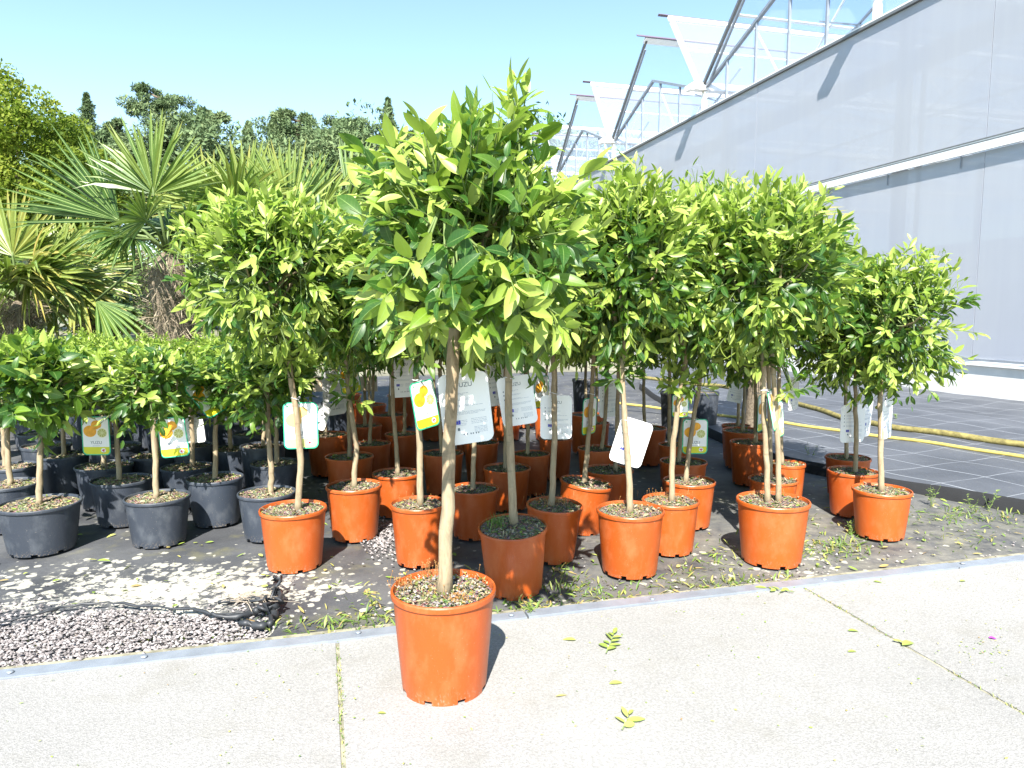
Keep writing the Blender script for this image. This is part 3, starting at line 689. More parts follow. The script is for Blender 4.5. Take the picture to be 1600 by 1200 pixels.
# shared crowns for trees that stand behind others
def crown_objs(parent, spec, pos, scale=(1, 1, 1), trunk=None, rz=0):
    lm, bm = spec
    br = link('branches', bm, trunk); br.matrix_parent_inverse = Matrix(); br.location = pos; br.scale = scale; br.rotation_euler = (0, 0, rz)
    cr = link('crown', lm, parent, pos); cr.scale = scale; cr.rotation_euler = (0, 0, rz)
    return cr
def crown_spec(*a, m='leaf', **k):
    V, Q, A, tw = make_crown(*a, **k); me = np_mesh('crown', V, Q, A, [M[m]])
    o = tw.build('branches', [M['bark'], M['twig']], smooth=True); bm = o.data; bpy.data.objects.remove(o); return me, bm

def potted(name, rim, rimw, base_py, stems, crown, label, group, color='orange', hpot=None, tilt=(0, 0), spec=None, seed=1, r_st=.013,
           leaf=(.080, .027), nsh=190, young=.5, mulch=True, cat='potted tree', rz=0, dy=0, skirt=0, poke=(), low=(), soil_drop=.05, per=(6, 11), m='leaf', rows=6, deep=.95):
    px, py = rim
    if base_py is not None:
        yf = at(px, base_py+(10 if rimw < 150 else 0), 0).y; t = yf/(1-.81*rimw/2/FPX); top = atY(px, py, t); h = top.z; R = rimw/2*mpp(t)*1.0
    else:
        h = hpot or .25; top = at(px, py, h); R = rimw/2*mpp(top.y) if rimw else .13
    base = Vector((top.x, top.y+dy, 0)); Y = base.y
    root = empty(name, base); tag(root, label, cat, group)
    g = random.Random(seed*7+3)
    spin = g.uniform(0, 6.28)
    T = (tilt[0], tilt[1], spin)
    pot = link('pot', POT[color], root); pot.scale = (R, R, h); pot.rotation_euler = Euler((tilt[0], tilt[1], 0))
    pot.rotation_euler = (Euler((tilt[0], tilt[1], 0)).to_matrix()@Matrix.Rotation(spin, 3, 'Z')).to_euler()
    up = Euler((tilt[0], tilt[1], 0)).to_matrix()@Vector((0, 0, 1))
    so = link('soil', SOIL[seed % 3], root, up*(h*(1-soil_drop)-.004)); so.scale = (R*.985, R*.985, .3); so.rotation_euler = pot.rotation_euler
    if mulch:
        mu = link('mulch', MULCH[seed % 4], so); mu.scale = (.97, .97, .5)
    # stems through photo points at this distance
    tr = MB(); last = None
    for st in stems:
        pts = []
        for (x, y) in st: p = atY(x, y, Y)-base; pts.append(p)
        pts[0].z = min(pts[0].z, h*(1-soil_drop)-.01); 
        # refine
        fine = []; k = 5
        for i in range(len(pts)-1):
            for j in range(k):
                f = j/k; q = pts[i].lerp(pts[i+1], f); fine.append(q+Vector((g.gauss(0, .0013), g.gauss(0, .0013), 0)))
        fine.append(pts[-1]); n = len(fine)
        rr = [r_st*(1.28 if i == 0 else 1.0)*(1-.22*i/n)*g.uniform(.95, 1.06) for i in range(n)]
        tr.tube(fine, rr, 14); last = fine[-1]
    trunk = tr.build('trunk', M['bark'], root, True)
    if crown is not None:
        cx, cy, rx, ry = crown; s = mpp(Y)
        for (lx, ly, sd_) in low: poke = list(poke)+[(((lx-cx)*s, -.01, (cy-ly)*s), (sd_, -.35, .35), .075), (((lx-cx)*s, .01, (cy-ly)*s), (-sd_*.7, -.5, -.1), .07), (((lx-cx)*s, .01, (cy-ly)*s+.01), (sd_*.2, -.3, .8), .06)]
        c = atY(cx, cy, Y)-base; r = (rx*s, rx*s*deep, ry*s)
        if spec is None:
            V, Q, A, tw = make_crown(seed, r, nsh, leaf[0], leaf[1], young, stem_z=last.z-c.z, skirt=skirt, poke=[((Vector(p[0])[:]), p[1], p[2]) for p in poke], per=per, rows=rows)
            bx = last-c; bx.z = 0
            br = tw.build('branches', [M['bark'], M['twig']], trunk, True, loc=c)
            link('crown', np_mesh('crown', V, Q, A, [M[m]]), root, c)
        else:
            crown_objs(root, spec, c, (r[0]/.3, r[1]/.3, r[2]/.3), trunk, rz if rz else g.uniform(0, 6.28))
    root['_y'] = Y
    return root, h, R
# ================================================================ ORANGE-POT TREES
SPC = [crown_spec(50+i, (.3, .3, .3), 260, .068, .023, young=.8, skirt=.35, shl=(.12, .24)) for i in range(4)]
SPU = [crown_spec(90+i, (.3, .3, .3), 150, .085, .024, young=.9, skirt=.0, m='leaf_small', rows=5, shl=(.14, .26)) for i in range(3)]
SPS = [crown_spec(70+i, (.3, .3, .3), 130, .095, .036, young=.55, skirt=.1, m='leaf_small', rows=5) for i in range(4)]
GO = 'yuzu trees in orange pots'
Y1 = at(693, 1105).y/(1-.81*85/FPX); s1 = mpp(Y1)
def rel(px, py, c=(734, 390)): return ((px-c[0])*s1, -.02, (c[1]-py)*s1)
poke1 = [((x_, y_, z_), (x_*1.5, -.5, q_), .09) for x_, y_, z_, q_ in [(random.uniform(-.13, .19), random.uniform(-.36, -.24), random.uniform(-.20, -.02), random.uniform(-.5, .25)) for _ in range(34)]]+[(rel(800, 245), (.03, -.1, 1), .15), (rel(798, 225), (0, -.15, 1), .10), (rel(808, 220), (.3, -.3, 1), .09), (rel(803, 200), (.1, -.3, 1), .08), (rel(790, 260), (.3, -.2, .9), .12), (rel(815, 270), (.55, -.3, .8), .11), (rel(690, 255), (-.1, -.1, 1), .06), (rel(640, 265), (-.35, -.1, .9), .06), (rel(745, 255), (0, 0, 1), .05), (rel(600, 280), (-.6, -.1, .5), .07),
         (rel(870, 420), (.7, -.3, .1), .12), (rel(840, 470), (.5, -.4, -.3), .12), (rel(640, 470), (-.6, -.4, .1), .10), (rel(700, 500), (.2, -.5, .1), .06), (rel(780, 480), (.2, -.6, -.4), .10), (rel(800, 500), (.5, -.4, -.6), .10), (rel(880, 300), (.7, -.2, .3), .12), (rel(600, 480), (-.5, -.2, -.5), .10)]
potted('potted_tree', (693, 917), 170, 1105, [[(694, 905), (700, 760), (704, 640), (709, 545), (712, 470)]], (734, 382, 156, 160),
       'tallest yuzu tree in the large orange pot alone on the pavement', GO, seed=11, r_st=.0185, leaf=(.077, .028), nsh=420, young=.55, deep=1.3, per=(5, 8), poke=poke1, mulch=True, rows=8, soil_drop=.07, skirt=.25)
OR = [  # rim px, rim width, base py, stems, crown, label, extra
 ((458, 793), 105, 887, [[(465, 790), (470, 720), (462, 640), (448, 540), (445, 480)]], (425, 428, 128, 118), 'pale leafy yuzu tree in orange pot, leftmost of the front orange pots', dict(seed=12, nsh=380, young=.95, low=[(452, 590, -.8), (462, 560, .9), (440, 560, -.9), (448, 545, .5), (430, 570, -.5)])),
 ((553, 757), 88, 838, [[(553, 755), (557, 700), (545, 620), (540, 540)]], (548, 445, 98, 112), 'yuzu tree in a sunlit orange pot just right of the leftmost front orange pot', dict(seed=13, low=[(548, 625, -.9), (540, 590, .8)])),
 ((655, 785), 92, 878, [[(656, 780), (656, 700), (650, 600), (650, 520)]], (645, 430, 105, 118), 'yuzu tree left behind the foreground stem, narrow lemon tag on its trunk', dict(seed=14, r_st=.0135, low=[(652, 560, -.7)])),
 ((804, 818), 110, 925, [[(803, 812), (797, 700), (794, 600), (797, 520)]], (806, 440, 105, 118), 'yuzu tree in shaded orange pot with grass tuft, tipped toward the pavement', dict(seed=15, tilt=(.10, -.03), r_st=.0145, soil_drop=.02)),
 ((862, 787), 90, 872, [[(861, 775), (866, 700), (866, 610), (866, 520)]], (880, 432, 108, 120), 'yuzu tree in orange pot with orange moss heads, directly right of the tipped pot', dict(seed=16, tilt=(.03, .05))),
 ((985, 795), 108, 896, [[(984, 792), (983, 730), (975, 640), (971, 560)]], (978, 418, 100, 130), 'yuzu tree in smooth orange pot with a tilted white tag, right of centre', dict(seed=17, nsh=370, young=.85, low=[(972, 590, .9), (975, 575, -.9)])),
 ((1048, 780), 90, 860, [[(1049, 775), (1051, 700), (1060, 630), (1075, 540)]], (1070, 440, 105, 125), 'yuzu tree with bent stem in orange pot behind the tilted white tag', dict(seed=18, low=[(1062, 600, .7), (1058, 605, -.7), (1090, 610, .9)])),
 ((1208, 780), 113, 880, [[(1200, 775), (1196, 690), (1192, 600), (1192, 540)], [(1217, 775), (1216, 700), (1210, 600), (1204, 540)]], (1188, 428, 125, 120), 'two-stemmed yuzu tree in wide sunlit orange pot, alone in front on the right', dict(seed=19, nsh=390, young=.9, r_st=.0115, low=[(1192, 560, -.9), (1200, 570, .9), (1245, 610, .9)])),
 ((1378, 764), 88, 836, [[(1378, 757), (1376, 690), (1375, 620), (1378, 540)]], (1392, 512, 98, 105), 'yuzu tree in orange pot at the far right end of the group', dict(seed=20, nsh=320, young=.85, leaf=(.060, .022), low=[(1376, 610, .8), (1372, 600, -.8), (1378, 590, .6)])),
]
for rim, w, by, st, cr, lab, ex in OR: potted('potted_tree', rim, w, by, st, cr, lab, GO, **{**dict(r_st=.0125, skirt=.4, nsh=300, leaf=(.068, .023), young=.85), **ex})
OB = [  # second and further rows
 ((740, 762), 80, 835, [[(738, 755), (741, 700), (742, 560)]], (748, 470, 85, 100), 'yuzu tree in dappled orange pot between the foreground stem and the tipped pot', {}),
 ((1077, 750), 82, 818, [[(1072, 745), (1078, 690), (1090, 620), (1100, 540)]], (1110, 420, 100, 118), 'yuzu tree with lemon picture tag, behind the bent-stem tree', {}),
 ((1208, 748), 76, 800, [[(1204, 742), (1204, 690), (1200, 560)]], (1230, 440, 90, 100), 'yuzu tree in small orange pot hidden behind the two-stemmed tree', {}),
 ((1231, 723), 54, 788, [[(1222, 718), (1219, 660), (1216, 560)]], (1262, 452, 72, 85), 'yuzu tree whose orange pot rim shows right of the two-stemmed tree', {}),
 ((1172, 690), 62, 750, [[(1180, 688), (1181, 640), (1180, 560)]], (1165, 520, 75, 72), 'yuzu tree in dark shaded orange pot with a sunlit stem, left of the two-stemmed tree', {}),
 ((1163, 672), 68, 725, [[(1160, 668), (1163, 620), (1165, 560)]], (1150, 480, 72, 90), 'yuzu tree at the back edge nearest the hoses, in shaded orange pot', {}),
 ((1150, 664), 44, 712, [[(1153, 662), (1156, 610), (1158, 560)]], (1125, 500, 60, 70), 'slim yuzu tree in the hindmost orange pot beside the hoses', {}),
 ((1333, 735), 76, 800, [[(1337, 727), (1338, 690), (1337, 630), (1335, 560)]], (1322, 520, 78, 90), 'yuzu tree with half-shaded orange pot just left of the rightmost tree', {}),
 ((1325, 714), 68, 770, [[(1324, 708), (1322, 660), (1320, 560)]], (1345, 500, 65, 80), 'yuzu tree hindmost in the right-hand cluster of three', {}),
 ((906, 752), 84, 826, [[(913, 742), (919, 690), (925, 620), (928, 540)]], (915, 430, 85, 105), 'yuzu tree in orange pot leaning to the right with narrow lemon tag', dict(tilt=(.02, .14), soil_drop=.03)),
 ((950, 733), 80, 795, [[(962, 730), (964, 680), (966, 600), (968, 540)]], (955, 440, 85, 100), 'yuzu tree in dark orange pot between leaning pot and tilted white tag', {}),
 ((830, 708), 60, 765, [[(824, 704), (825, 660), (824, 560)]], (838, 470, 75, 85), 'yuzu tree in a small half-lit orange pot deep behind the middle white tags', {}),
 ((792, 730), 76, 790, [[(790, 725), (790, 680), (790, 560)]], (785, 480, 70, 80), 'yuzu tree in dark orange pot directly behind the tipped pot', {}),
 ((692, 707), 66, 765, [[(690, 703), (688, 660), (688, 560)]], (690, 470, 72, 85), 'yuzu tree in dark orange pot between the two stems left of centre', {}),
 ((620, 738), 78, 800, [[(622, 730), (618, 680), (614, 640), (612, 560)]], (605, 480, 80, 90), 'yuzu tree in orange pot with dark mossy soil, behind the sunlit left pot', {}),
 ((546, 712), 76, 772, [[(547, 706), (545, 660), (543, 560)]], (520, 490, 75, 85), 'yuzu tree in unlit orange pot right behind the sunlit left pot', {}),
 ((512, 678), 66, 735, [[(508, 672), (509, 630), (509, 560)]], (490, 500, 66, 78), 'yuzu tree in bright orange pot streaked with leaf shadows behind the lemon tag', {}),
 ((581, 692), 60, 745, [[(577, 688), (580, 650), (584, 570)]], (575, 490, 66, 75), 'yuzu tree in dark orange pot between two bright ones at the back left', {}),
 ((572, 664), 50, 712, [[(570, 662), (570, 620), (570, 560)]], (560, 510, 60, 62), 'yuzu tree with the small bright orange pot far back left', {}),
 ((628, 677), 54, 728, [[(632, 674), (632, 640), (630, 560)]], (640, 500, 62, 70), 'yuzu tree in dark orange pot, middle of the back rows', {}),
 ((752, 690), 56, 745, [[(756, 686), (757, 650), (757, 560)]], (760, 490, 66, 72), 'yuzu tree in dappled pot behind the big white tag', {}),
 ((933, 700), 62, 760, [[(940, 698), (946, 650), (950, 560)]], (932, 480, 70, 80), 'yuzu tree in mossy dark pot behind the leaning pot', {}),
 ((868, 684), 54, 740, [[(866, 682), (868, 640), (868, 560)]], (880, 490, 64, 72), 'yuzu tree deep in shade between the middle white tags', {}),
 ((1068, 720), 74, 782, [[(1060, 716), (1066, 660), (1072, 560)]], (1050, 470, 76, 85), 'yuzu tree in dark orange pot behind the lemon picture tag', {}),
 ((1052, 694), 46, 745, [[(1046, 692), (1046, 650), (1046, 560)]], (1030, 490, 62, 72), 'yuzu tree in narrow dark pot beside the tall black container', {}),
 ((1012, 668), 60, 718, [[(1008, 665), (1006, 620), (1005, 560)]], (1005, 500, 62, 66), 'yuzu tree at the back edge behind the tilted white tag', {}),
 ((930, 660), 46, 706, [[(930, 658), (932, 620), (932, 560)]], (940, 500, 56, 62), 'yuzu tree hindmost behind the leaning pot', {}),
]
for i, (rim, w, by, st, cr, lab, ex) in enumerate(OB):
    potted('potted_tree', rim, w, by, st, cr, lab, GO, spec=SPC[i % 4], seed=100+i, r_st=.0115, **ex)

# ================================================================ DARK-POT SMALL TREES (left)
GG = 'small yuzu trees in dark grey pots'
GR = [
 ((62, 785), 118, 862, [[(60, 778), (62, 730), (66, 660), (70, 600)]], (55, 612, 78, 62), 'broad-leaved yuzu bush in large grey pot with chip-covered soil, front left', dict(spec=None, seed=31, nsh=95, leaf=(.080, .036), young=.45)),
 ((246, 775), 98, 848, [[(243, 772), (243, 720), (239, 660), (237, 600)]], (235, 612, 68, 54), 'yuzu bush in grey pot with bare brown soil, in front with lemon tag', dict(spec=None, seed=32, nsh=120, leaf=(.058, .025), young=.45)),
 ((417, 768), 90, 838, [[(423, 768), (424, 730), (419, 680), (418, 620)]], (415, 610, 62, 52), 'yuzu bush in grey pot beside the leftmost front orange pot', dict(spec=None, seed=33, nsh=110, leaf=(.058, .025), young=.5)),
 ((190, 748), 90, 815, [[(187, 745), (183, 700), (180, 640)]], (170, 600, 66, 50), 'yuzu bush in grey pot with bright green moss on its soil', dict(seed=34)),
 ((336, 745), 86, 815, [[(336, 742), (337, 700), (338, 640)]], (345, 605, 62, 50), 'yuzu bush in grey pot with mossy soil and a leaf shadow on its side', dict(seed=35)),
 ((12, 755), 90, 825, [[(15, 750), (12, 700), (10, 650)]], (5, 610, 60, 50), 'yuzu bush in grey pot cut by the left edge of the picture', dict(seed=36)),
 ((22, 727), 72, 790, [[(8, 724), (6, 690), (4, 650)]], (30, 600, 55, 45), 'yuzu bush in grey pot with pale soil behind the one at the left edge', dict(seed=37)),
 ((163, 726), 84, 788, [[(163, 722), (160, 690), (158, 640)]], (130, 590, 55, 44), 'yuzu bush in grey pot under the hanging lemon tag on the left', dict(seed=38)),
 ((240, 710), 70, 770, [[(245, 706), (245, 680), (245, 620)]], (210, 590, 55, 44), 'yuzu bush in shaded grey pot behind the brown-soil pot', dict(seed=39)),
 ((292, 728), 78, 785, [[(300, 724), (300, 680), (298, 620)]], (290, 590, 58, 46), 'yuzu bush in grey pot with a dark leaf shadow, beneath the white tag', dict(seed=40)),
 ((362, 700), 66, 755, [[(360, 697), (358, 660), (358, 610)]], (370, 590, 52, 42), 'yuzu bush in dark pot behind the mossy pot', dict(seed=41)),
 ((430, 722), 76, 785, [[(432, 718), (432, 680), (432, 630)]], (440, 590, 52, 42), 'yuzu bush in grey pot behind the pair of the front grey and orange pots', dict(seed=42)),
 ((100, 710), 72, 768, [[(100, 706), (98, 660), (98, 620)]], (90, 585, 52, 42), 'yuzu bush in dark pot behind the broad-leaved bush', dict(seed=43)),
]
for i, (rim, w, by, st, cr, lab, ex) in enumerate(GR):
    e = dict(spec=SPS[i % 4]); e.update(ex)
    potted('potted_bush', rim, w, by, st, cr, lab, GG, color='grey', cat='potted bush', r_st=.0125, **e)
# further rows of the same bushes: only their tops show
k = 0
for row, Yr in enumerate((3.95, 4.35, 4.8, 5.3, 5.9)):
    x = -.745*Yr-.1
    while x < -1.30+.02*Yr:
        px = CX+x/Yr*FPX+rng.uniform(-10, 10); b0 = Vector((x, Yr, 0))
        top = Vector((x, Yr, .25)); d = top-Vector((0, 0, HCAM)); zc = d.y*CT-d.z*ST; yc = d.y*ST+d.z*CT; py = CY-FPX*yc/zc; px = CX+FPX*d.x/zc
        def pj(z): 
            e = Vector((x, Yr, z-HCAM)); return CY-FPX*(e.y*ST+e.z*CT)/(e.y*CT-e.z*ST)
        cz = .60+rng.uniform(-.07, .07)+.012*row
        potted('potted_bush', (px, py), 2*.125*FPX/Yr, pj(0), [[(px, pj(.22)), (px+rng.uniform(-4, 4), pj(.5)), (px, pj(.66))]], (px, pj(cz), .17*FPX/Yr, .14*FPX/Yr),
               'dark-potted small yuzu bush in the crowded back rows on the left, only leafy top showing', GG+' in the back rows', color='grey', cat='potted bush', spec=(SPU[k % 3] if row > 0 else SPS[k % 4]), seed=200+k, r_st=.011, mulch=False)
        k += 1; x += .42+rng.uniform(-.03, .03)
# more orange-pot trees far behind the middle, closing the view
k = 0
for Yr, xs_ in ((5.15, (-.9, -.3, .55)), (5.7, (-1.15, -.62, -.05, .3)), (6.4, (-1.5, -1.0, -.45, .1))):
    for x in xs_:
        def pj(z): 
            e = Vector((x, Yr, z-HCAM)); return CY-FPX*(e.y*ST+e.z*CT)/(e.y*CT-e.z*ST)
        px = CX+FPX*x/(Yr*CT+.09)
        potted('potted_tree', (px, pj(.25)), 2*.13*FPX/Yr, pj(0), [[(px, pj(.22)), (px+rng.uniform(-4, 4), pj(.5)), (px, pj(.9))]], (px, pj(.98), .31*FPX/Yr, .34*FPX/Yr),
               'orange-potted yuzu tree in the last rows behind the middle, mostly hidden by nearer crowns', GO+' in the last rows', spec=SPC[k % 4], seed=300+k, r_st=.011, mulch=False); k += 1

# tall black containers and things behind
def container(px, py, w, base_py, h_label, color='black'):
    b = at(px, base_py, 0.0); top = atY(px, py, b.y); o = empty('plant_container', b); tag(o, h_label, 'plant container', 'containers on the ground cover')
    p = link('pot', POT[color], o); R = w/2*mpp(b.y); p.scale = (R, R, top.z)
    s = link('soil', SOIL[0], o, (0, 0, top.z*.95)); s.scale = (R*.97, R*.97, .2)
container(1051, 612, 42, 682, 'tall black container standing behind the bent-stem tree')
container(1102, 612, 40, 672, 'grey container standing right of the tall black one', 'grey')
container(915, 592, 44, 660, 'dark blue-grey container glimpsed between the stems right of centre', 'grey')

# grass tufts and moss growing in pots (parts of their trees)
def find(lbl):
    for o in scn.objects:
        if o.get('label') == lbl: return o
def px_on(o, px, py):
    return atY(px, py, o.location.y)-o.location
o = find(OR[3][5]); c = px_on(o, 778, 822)+Vector((0, -.03, 0))
blades('grass_tuft', [(c.x+random.gauss(0, .014), c.y+random.gauss(0, .014), c.z-.01) for _ in range(60)], (.04, .085), (.0016, .003), M['grass'], .35, o, t0=0, t1=.3)
root1 = [o_ for o_ in scn.objects if o_.get('label', '').startswith('tallest')][0]
def seed_heads(par, n, cx, cy, spread, z, h=(.015, .035), m='seed'):
    mb = MB()
    for _ in range(n):
        x = cx+random.gauss(0, spread); y = cy+random.gauss(0, spread); hh = random.uniform(*h); lx, ly = random.gauss(0, .006), random.gauss(0, .006)
        mb.tube([(x, y, z), (x+lx*.5, y+ly*.5, z+hh*.6), (x+lx, y+ly, z+hh)], .0005, 3, 0); q = np.array((x+lx, y+ly, z+hh))
        mb.add(q+np.array([(.0018, 0, 0), (-.0018, 0, 0), (0, .0018, 0), (0, -.0018, 0), (0, 0, .0028), (0, 0, -.0028)]), [(0, 2, 4), (2, 1, 4), (1, 3, 4), (3, 0, 4), (2, 0, 5), (1, 2, 5), (3, 1, 5), (0, 3, 5)], 1)
    return mb.build('moss_heads', [M['seedstalk'], M['seedhead']], par)
M['seedstalk'] = flat('moss_stalk', (.28, .14, .05)); M['seedhead'] = flat('moss_capsule', (.34, .17, .05))
z1 = .286*.93
seed_heads(root1, 34, -.105, .02, .018, z1, (.008, .035)); seed_heads(root1, 22, -.05, .09, .02, z1, (.03, .045)); seed_heads(root1, 60, .045, -.06, .014, z1-.004, (.006, .014)); seed_heads(root1, 25, 0, 0, .06, z1, (.008, .02))
mo = []
for _ in range(420):
    a = random.uniform(0, 6.28); r = .128*math.sqrt(random.random()); mo.append((r*math.cos(a), r*math.sin(a), z1))
blades('moss', mo, (.005, .014), (.002, .005), M['mulch'], .9, root1, flatness=.3)
stn = stones('soil_chips', [(.125*math.sqrt(random.random())*math.cos(a), .125*math.sqrt(random.random())*math.sin(a), z1+.001) for a in [random.uniform(0, 6.28) for _ in range(160)]], .002, .006, M['gravel'], root1)
for lab, n in ((OR[4][5], 120), (OR[6][5], 80), (OR[7][5], 40), (OR[5][5], 30), (OR[2][5], 40)):
    o = find(lab); R = .1; h = [c for c in o.children if c.name.startswith('pot')][0].scale.z
    seed_heads(o, n, 0, .045, .05, h*.94, (.01, .03))
# ================================================================ TAGS
def rrect(w, h, r, n=6, cx=0, cz=0):
    P = []
    for (sx, sz, a0) in ((1, 1, 0), (-1, 1, 90), (-1, -1, 180), (1, -1, 270)):
        for i in range(n+1):
            a = math.radians(a0+90*i/n); P.append((cx+sx*(w/2-r)+r*math.cos(a), cz+sz*(h/2-r)+r*math.sin(a)))
    return P
def plate(mb, P, y0, y1, m=0):
    n = len(P); V = [(x, y0, z) for x, z in P]+[(x, y1, z) for x, z in P]
    F = [tuple(range(n)), tuple(range(n, 2*n))[::-1]]+[(i, i+n, (i+1) % n+n, (i+1) % n) for i in range(n)]
    mb.add(V, F, m)
def ell(cx, cz, rx, rz, n=28): return [(cx+rx*math.cos(2*PI*i/n), cz+rz*math.sin(2*PI*i/n)) for i in range(n)]
def text_mesh(s, size):
    cu = bpy.data.curves.new('t', 'FONT'); cu.body = s; cu.size = size; cu.align_x = 'CENTER'; cu.extrude = .0002
    o = bpy.data.objects.new('t', cu); col.objects.link(o); dg = bpy.context.evaluated_depsgraph_get()
    me = bpy.data.meshes.new_from_object(o.evaluated_get(dg)); bpy.data.objects.remove(o)
    me.transform(Matrix.Rotation(PI/2, 4, 'X')); me.name = 'lettering'; return me
TW, THT = .130, .182
T_YUZU = text_mesh('YUZU', .020); T_YUZU.materials.append(M['ink'])
T_YUZUB = text_mesh('YUZU', .017); T_YUZUB.materials.append(M['ink'])
def tm(fn, name, mats):
    mb = MB(); fn(mb); o = mb.build(name, mats); me = o.data; bpy.data.objects.remove(o); return me
CARD_F = tm(lambda b: plate(b, rrect(TW, THT, .020), -.0008, .0008), 'card', M['cgreen'])
CARD_B = tm(lambda b: plate(b, rrect(TW, THT, .020), -.0008, .0008), 'card', M['card'])
FACE = tm(lambda b: plate(b, rrect(TW-.010, THT-.010, .017), -.0013, -.0008), 'face', M['card'])
def band(b):
    P = [p for p in rrect(TW-.0105, THT-.0105, .017) if p[1] < -.055]; P = [(-(TW-.0105)/2, -.052)]+P+[((TW-.0105)/2, -.052)]
    plate(b, P, -.0017, -.0013)
BAND = tm(band, 'yellow_band', M['cyel'])
def fruit(b):
    plate(b, ell(.004, .052, .024, .021), -.0016, -.0013, 0); plate(b, ell(-.026, .022, .030, .027), -.0020, -.0016, 0)
    plate(b, ell(.030, .014, .027, .026), -.0024, -.0020, 1); plate(b, ell(.030, .014, .022, .021), -.0027, -.0024, 2)
    for k in range(9):
        a = 2*PI*k/9; plate(b, [(.030+.004*math.cos(a), .014+.004*math.sin(a)), (.030+.019*math.cos(a-.24), .014+.018*math.sin(a-.24)), (.030+.0205*math.cos(a), .014+.0195*math.sin(a)), (.030+.019*math.cos(a+.24), .014+.018*math.sin(a+.24))], -.0029, -.0027, 3)
FRUIT = tm(fruit, 'fruit_picture', [M['forange'], M['white'], M['fpale'], M['fseg']])
def logo(b):
    plate(b, ell(.032, -.068, .0115, .0105), -.0020, -.0017, 0); plate(b, [(.024, -.068), (.031, -.063), (.040, -.064), (.041, -.067), (.033, -.070), (.037, -.074), (.033, -.075), (.028, -.070)], -.0022, -.0020, 1); plate(b, rrect(.012, .0015, .0006, 2, .032, -.0765), -.0022, -.0020, 2)
LOGO = tm(logo, 'round_logo', [M['card'], M['red'], M['ink']])
def small(b): 
    plate(b, rrect(.034, .002, .0008, 2, 0, -.047), -.0016, -.0013, 0); plate(b, rrect(.008, .006, .002, 2, -.046, .076), -.0016, -.0013, 1); plate(b, ell(0, .083, .0028, .0028, 10), -.0017, -.0013, 2)
FRUITW = FRUIT.copy(); BANDW = BAND.copy()  # copies of fruit picture and band, recoloured paler below
for q_, n_, c_ in ((FRUITW, 0, (.80, .52, .16)), (FRUITW, 2, (.74, .74, .60)), (FRUITW, 3, (.62, .62, .42)), (BANDW, 0, (.70, .70, .22))): q_.materials[n_] = flat('pale_print', c_)
SMALLP = tm(small, 'small_print', [M['inkl'], M['lgreen'], M['ink']])
def backp(b):
    g = random.Random(5)
    def words(x0, x1, z, hgt=.0011):
        x = x0
        while x < x1-.003:
            w = min(g.uniform(.003, .010), x1-x); b_ = rrect(w, hgt, .0004, 1, x+w/2, z); plate(b, b_, -.0011, -.0008, 0); x += w+.0012
    for z, x1 in ((.040, .01), (.037, .0), (.026, .02), (.023, .012), (.010, .015), (.007, .045), (-.008, .05), (-.011, .048), (-.014, .03)): words(-.035, x1, z)
    for i in range(4): words(.010, .052, -.028-.004*i); words(-.03, .0, -.030-.004*i)
    for i in range(5): words(.016, .052, -.050-.0035*i)
    for z in (.039, .025, .009, -.010): plate(b, ell(-.045, z, .0025, .0025, 10), -.0011, -.0008, 1)
    for i, x in enumerate((-.012, -.004, .006, .012, .020, .026)): plate(b, rrect(.0028, .0042, .001, 2, x, -.066), -.0011, -.0008, 1)
    plate(b, rrect(.006, .008, .002, 2, -.024, -.052), -.0011, -.0008, 1); plate(b, ell(0, .083, .0028, .0028, 10), -.0011, -.0008, 2)
BACKP = tm(backp, 'printed_lines', [M['inkl'], M['ink'], M['lgreen']])
def flag(b):
    plate(b, rrect(.016, .011, .0005, 1, -.026, -.034), -.0012, -.0008, 0)
    for k in range(12): a = 2*PI*k/12; plate(b, ell(-.026+.0036*math.cos(a), -.034+.0036*math.sin(a), .0006, .0006, 5), -.0014, -.0012, 1)
FLAG = tm(flag, 'blue_flag', [M['blue'], M['cyel']])
def plant_tag(px, py, w, h, side, Y, label, pale_ink=False, rot=0, tie=None, yaw=None, group='printed tags hung on the stems'):
    s = mpp(Y); sc = h*s/THT; foreshort = min(1, w/(h*TW/THT)); yw = math.acos(max(.2, foreshort))*(1 if yaw is None else yaw)
    c = atY(px, py, Y); o = empty('plant_tag', c, (0, 0, 0)); tag(o, label, 'plant tag', group)
    R = Matrix.Rotation(rot, 3, 'Y')@Matrix.Rotation(yw, 3, 'Z'); o.rotation_euler = R.to_euler(); 
    def add(nm, me, loc=(0, 0, 0)):
        q = link(nm, me, o, Vector(loc)*sc); q.scale = (sc, sc, sc); return q
    if side == 'F':
        add('card', CARD_F); add('face', FACE); add('yellow_band', BANDW if pale_ink else BAND); add('fruit_picture', FRUITW if pale_ink else FRUIT); add('round_logo', LOGO); add('small_print', SMALLP); add('lettering', T_YUZU, (0, -.0015, -.038))
    else:
        add('card', CARD_B); add('printed_lines', BACKP); add('blue_flag', FLAG); add('lettering', T_YUZUB, (0, -.0010, .056))
    # tie: thin loop from the hole up to and round the stem
    Ri = R.inverted(); mb = MB(); top = Vector((0, 0, .083*sc))
    tx = tie if tie else (px, py-h/2-8); q = Ri@(atY(tx[0], tx[1], Y-.03)-c); q2 = Ri@(atY(tx[0], tx[1], Y)-c)
    mb.tube([top, (top+q2)/2+Vector((.004, -.008, .003)), q2+Vector((.008, 0, 0))], .0009, 4)
    ring = []
    cc = Ri@(Vector(atY(tx[0], tx[1], Y-.024))-c)
    for k in range(17): a = 2*PI*k/16; ring.append(cc+Ri@Vector((.018*math.cos(a), .018*math.sin(a), .003*math.sin(a*2))))
    mb.tube(ring, .0010, 4, cap=False); mb.build('tie', M['string'], o, True)
def SY(lbl, d=.030):
    return find(lbl).location.y+d
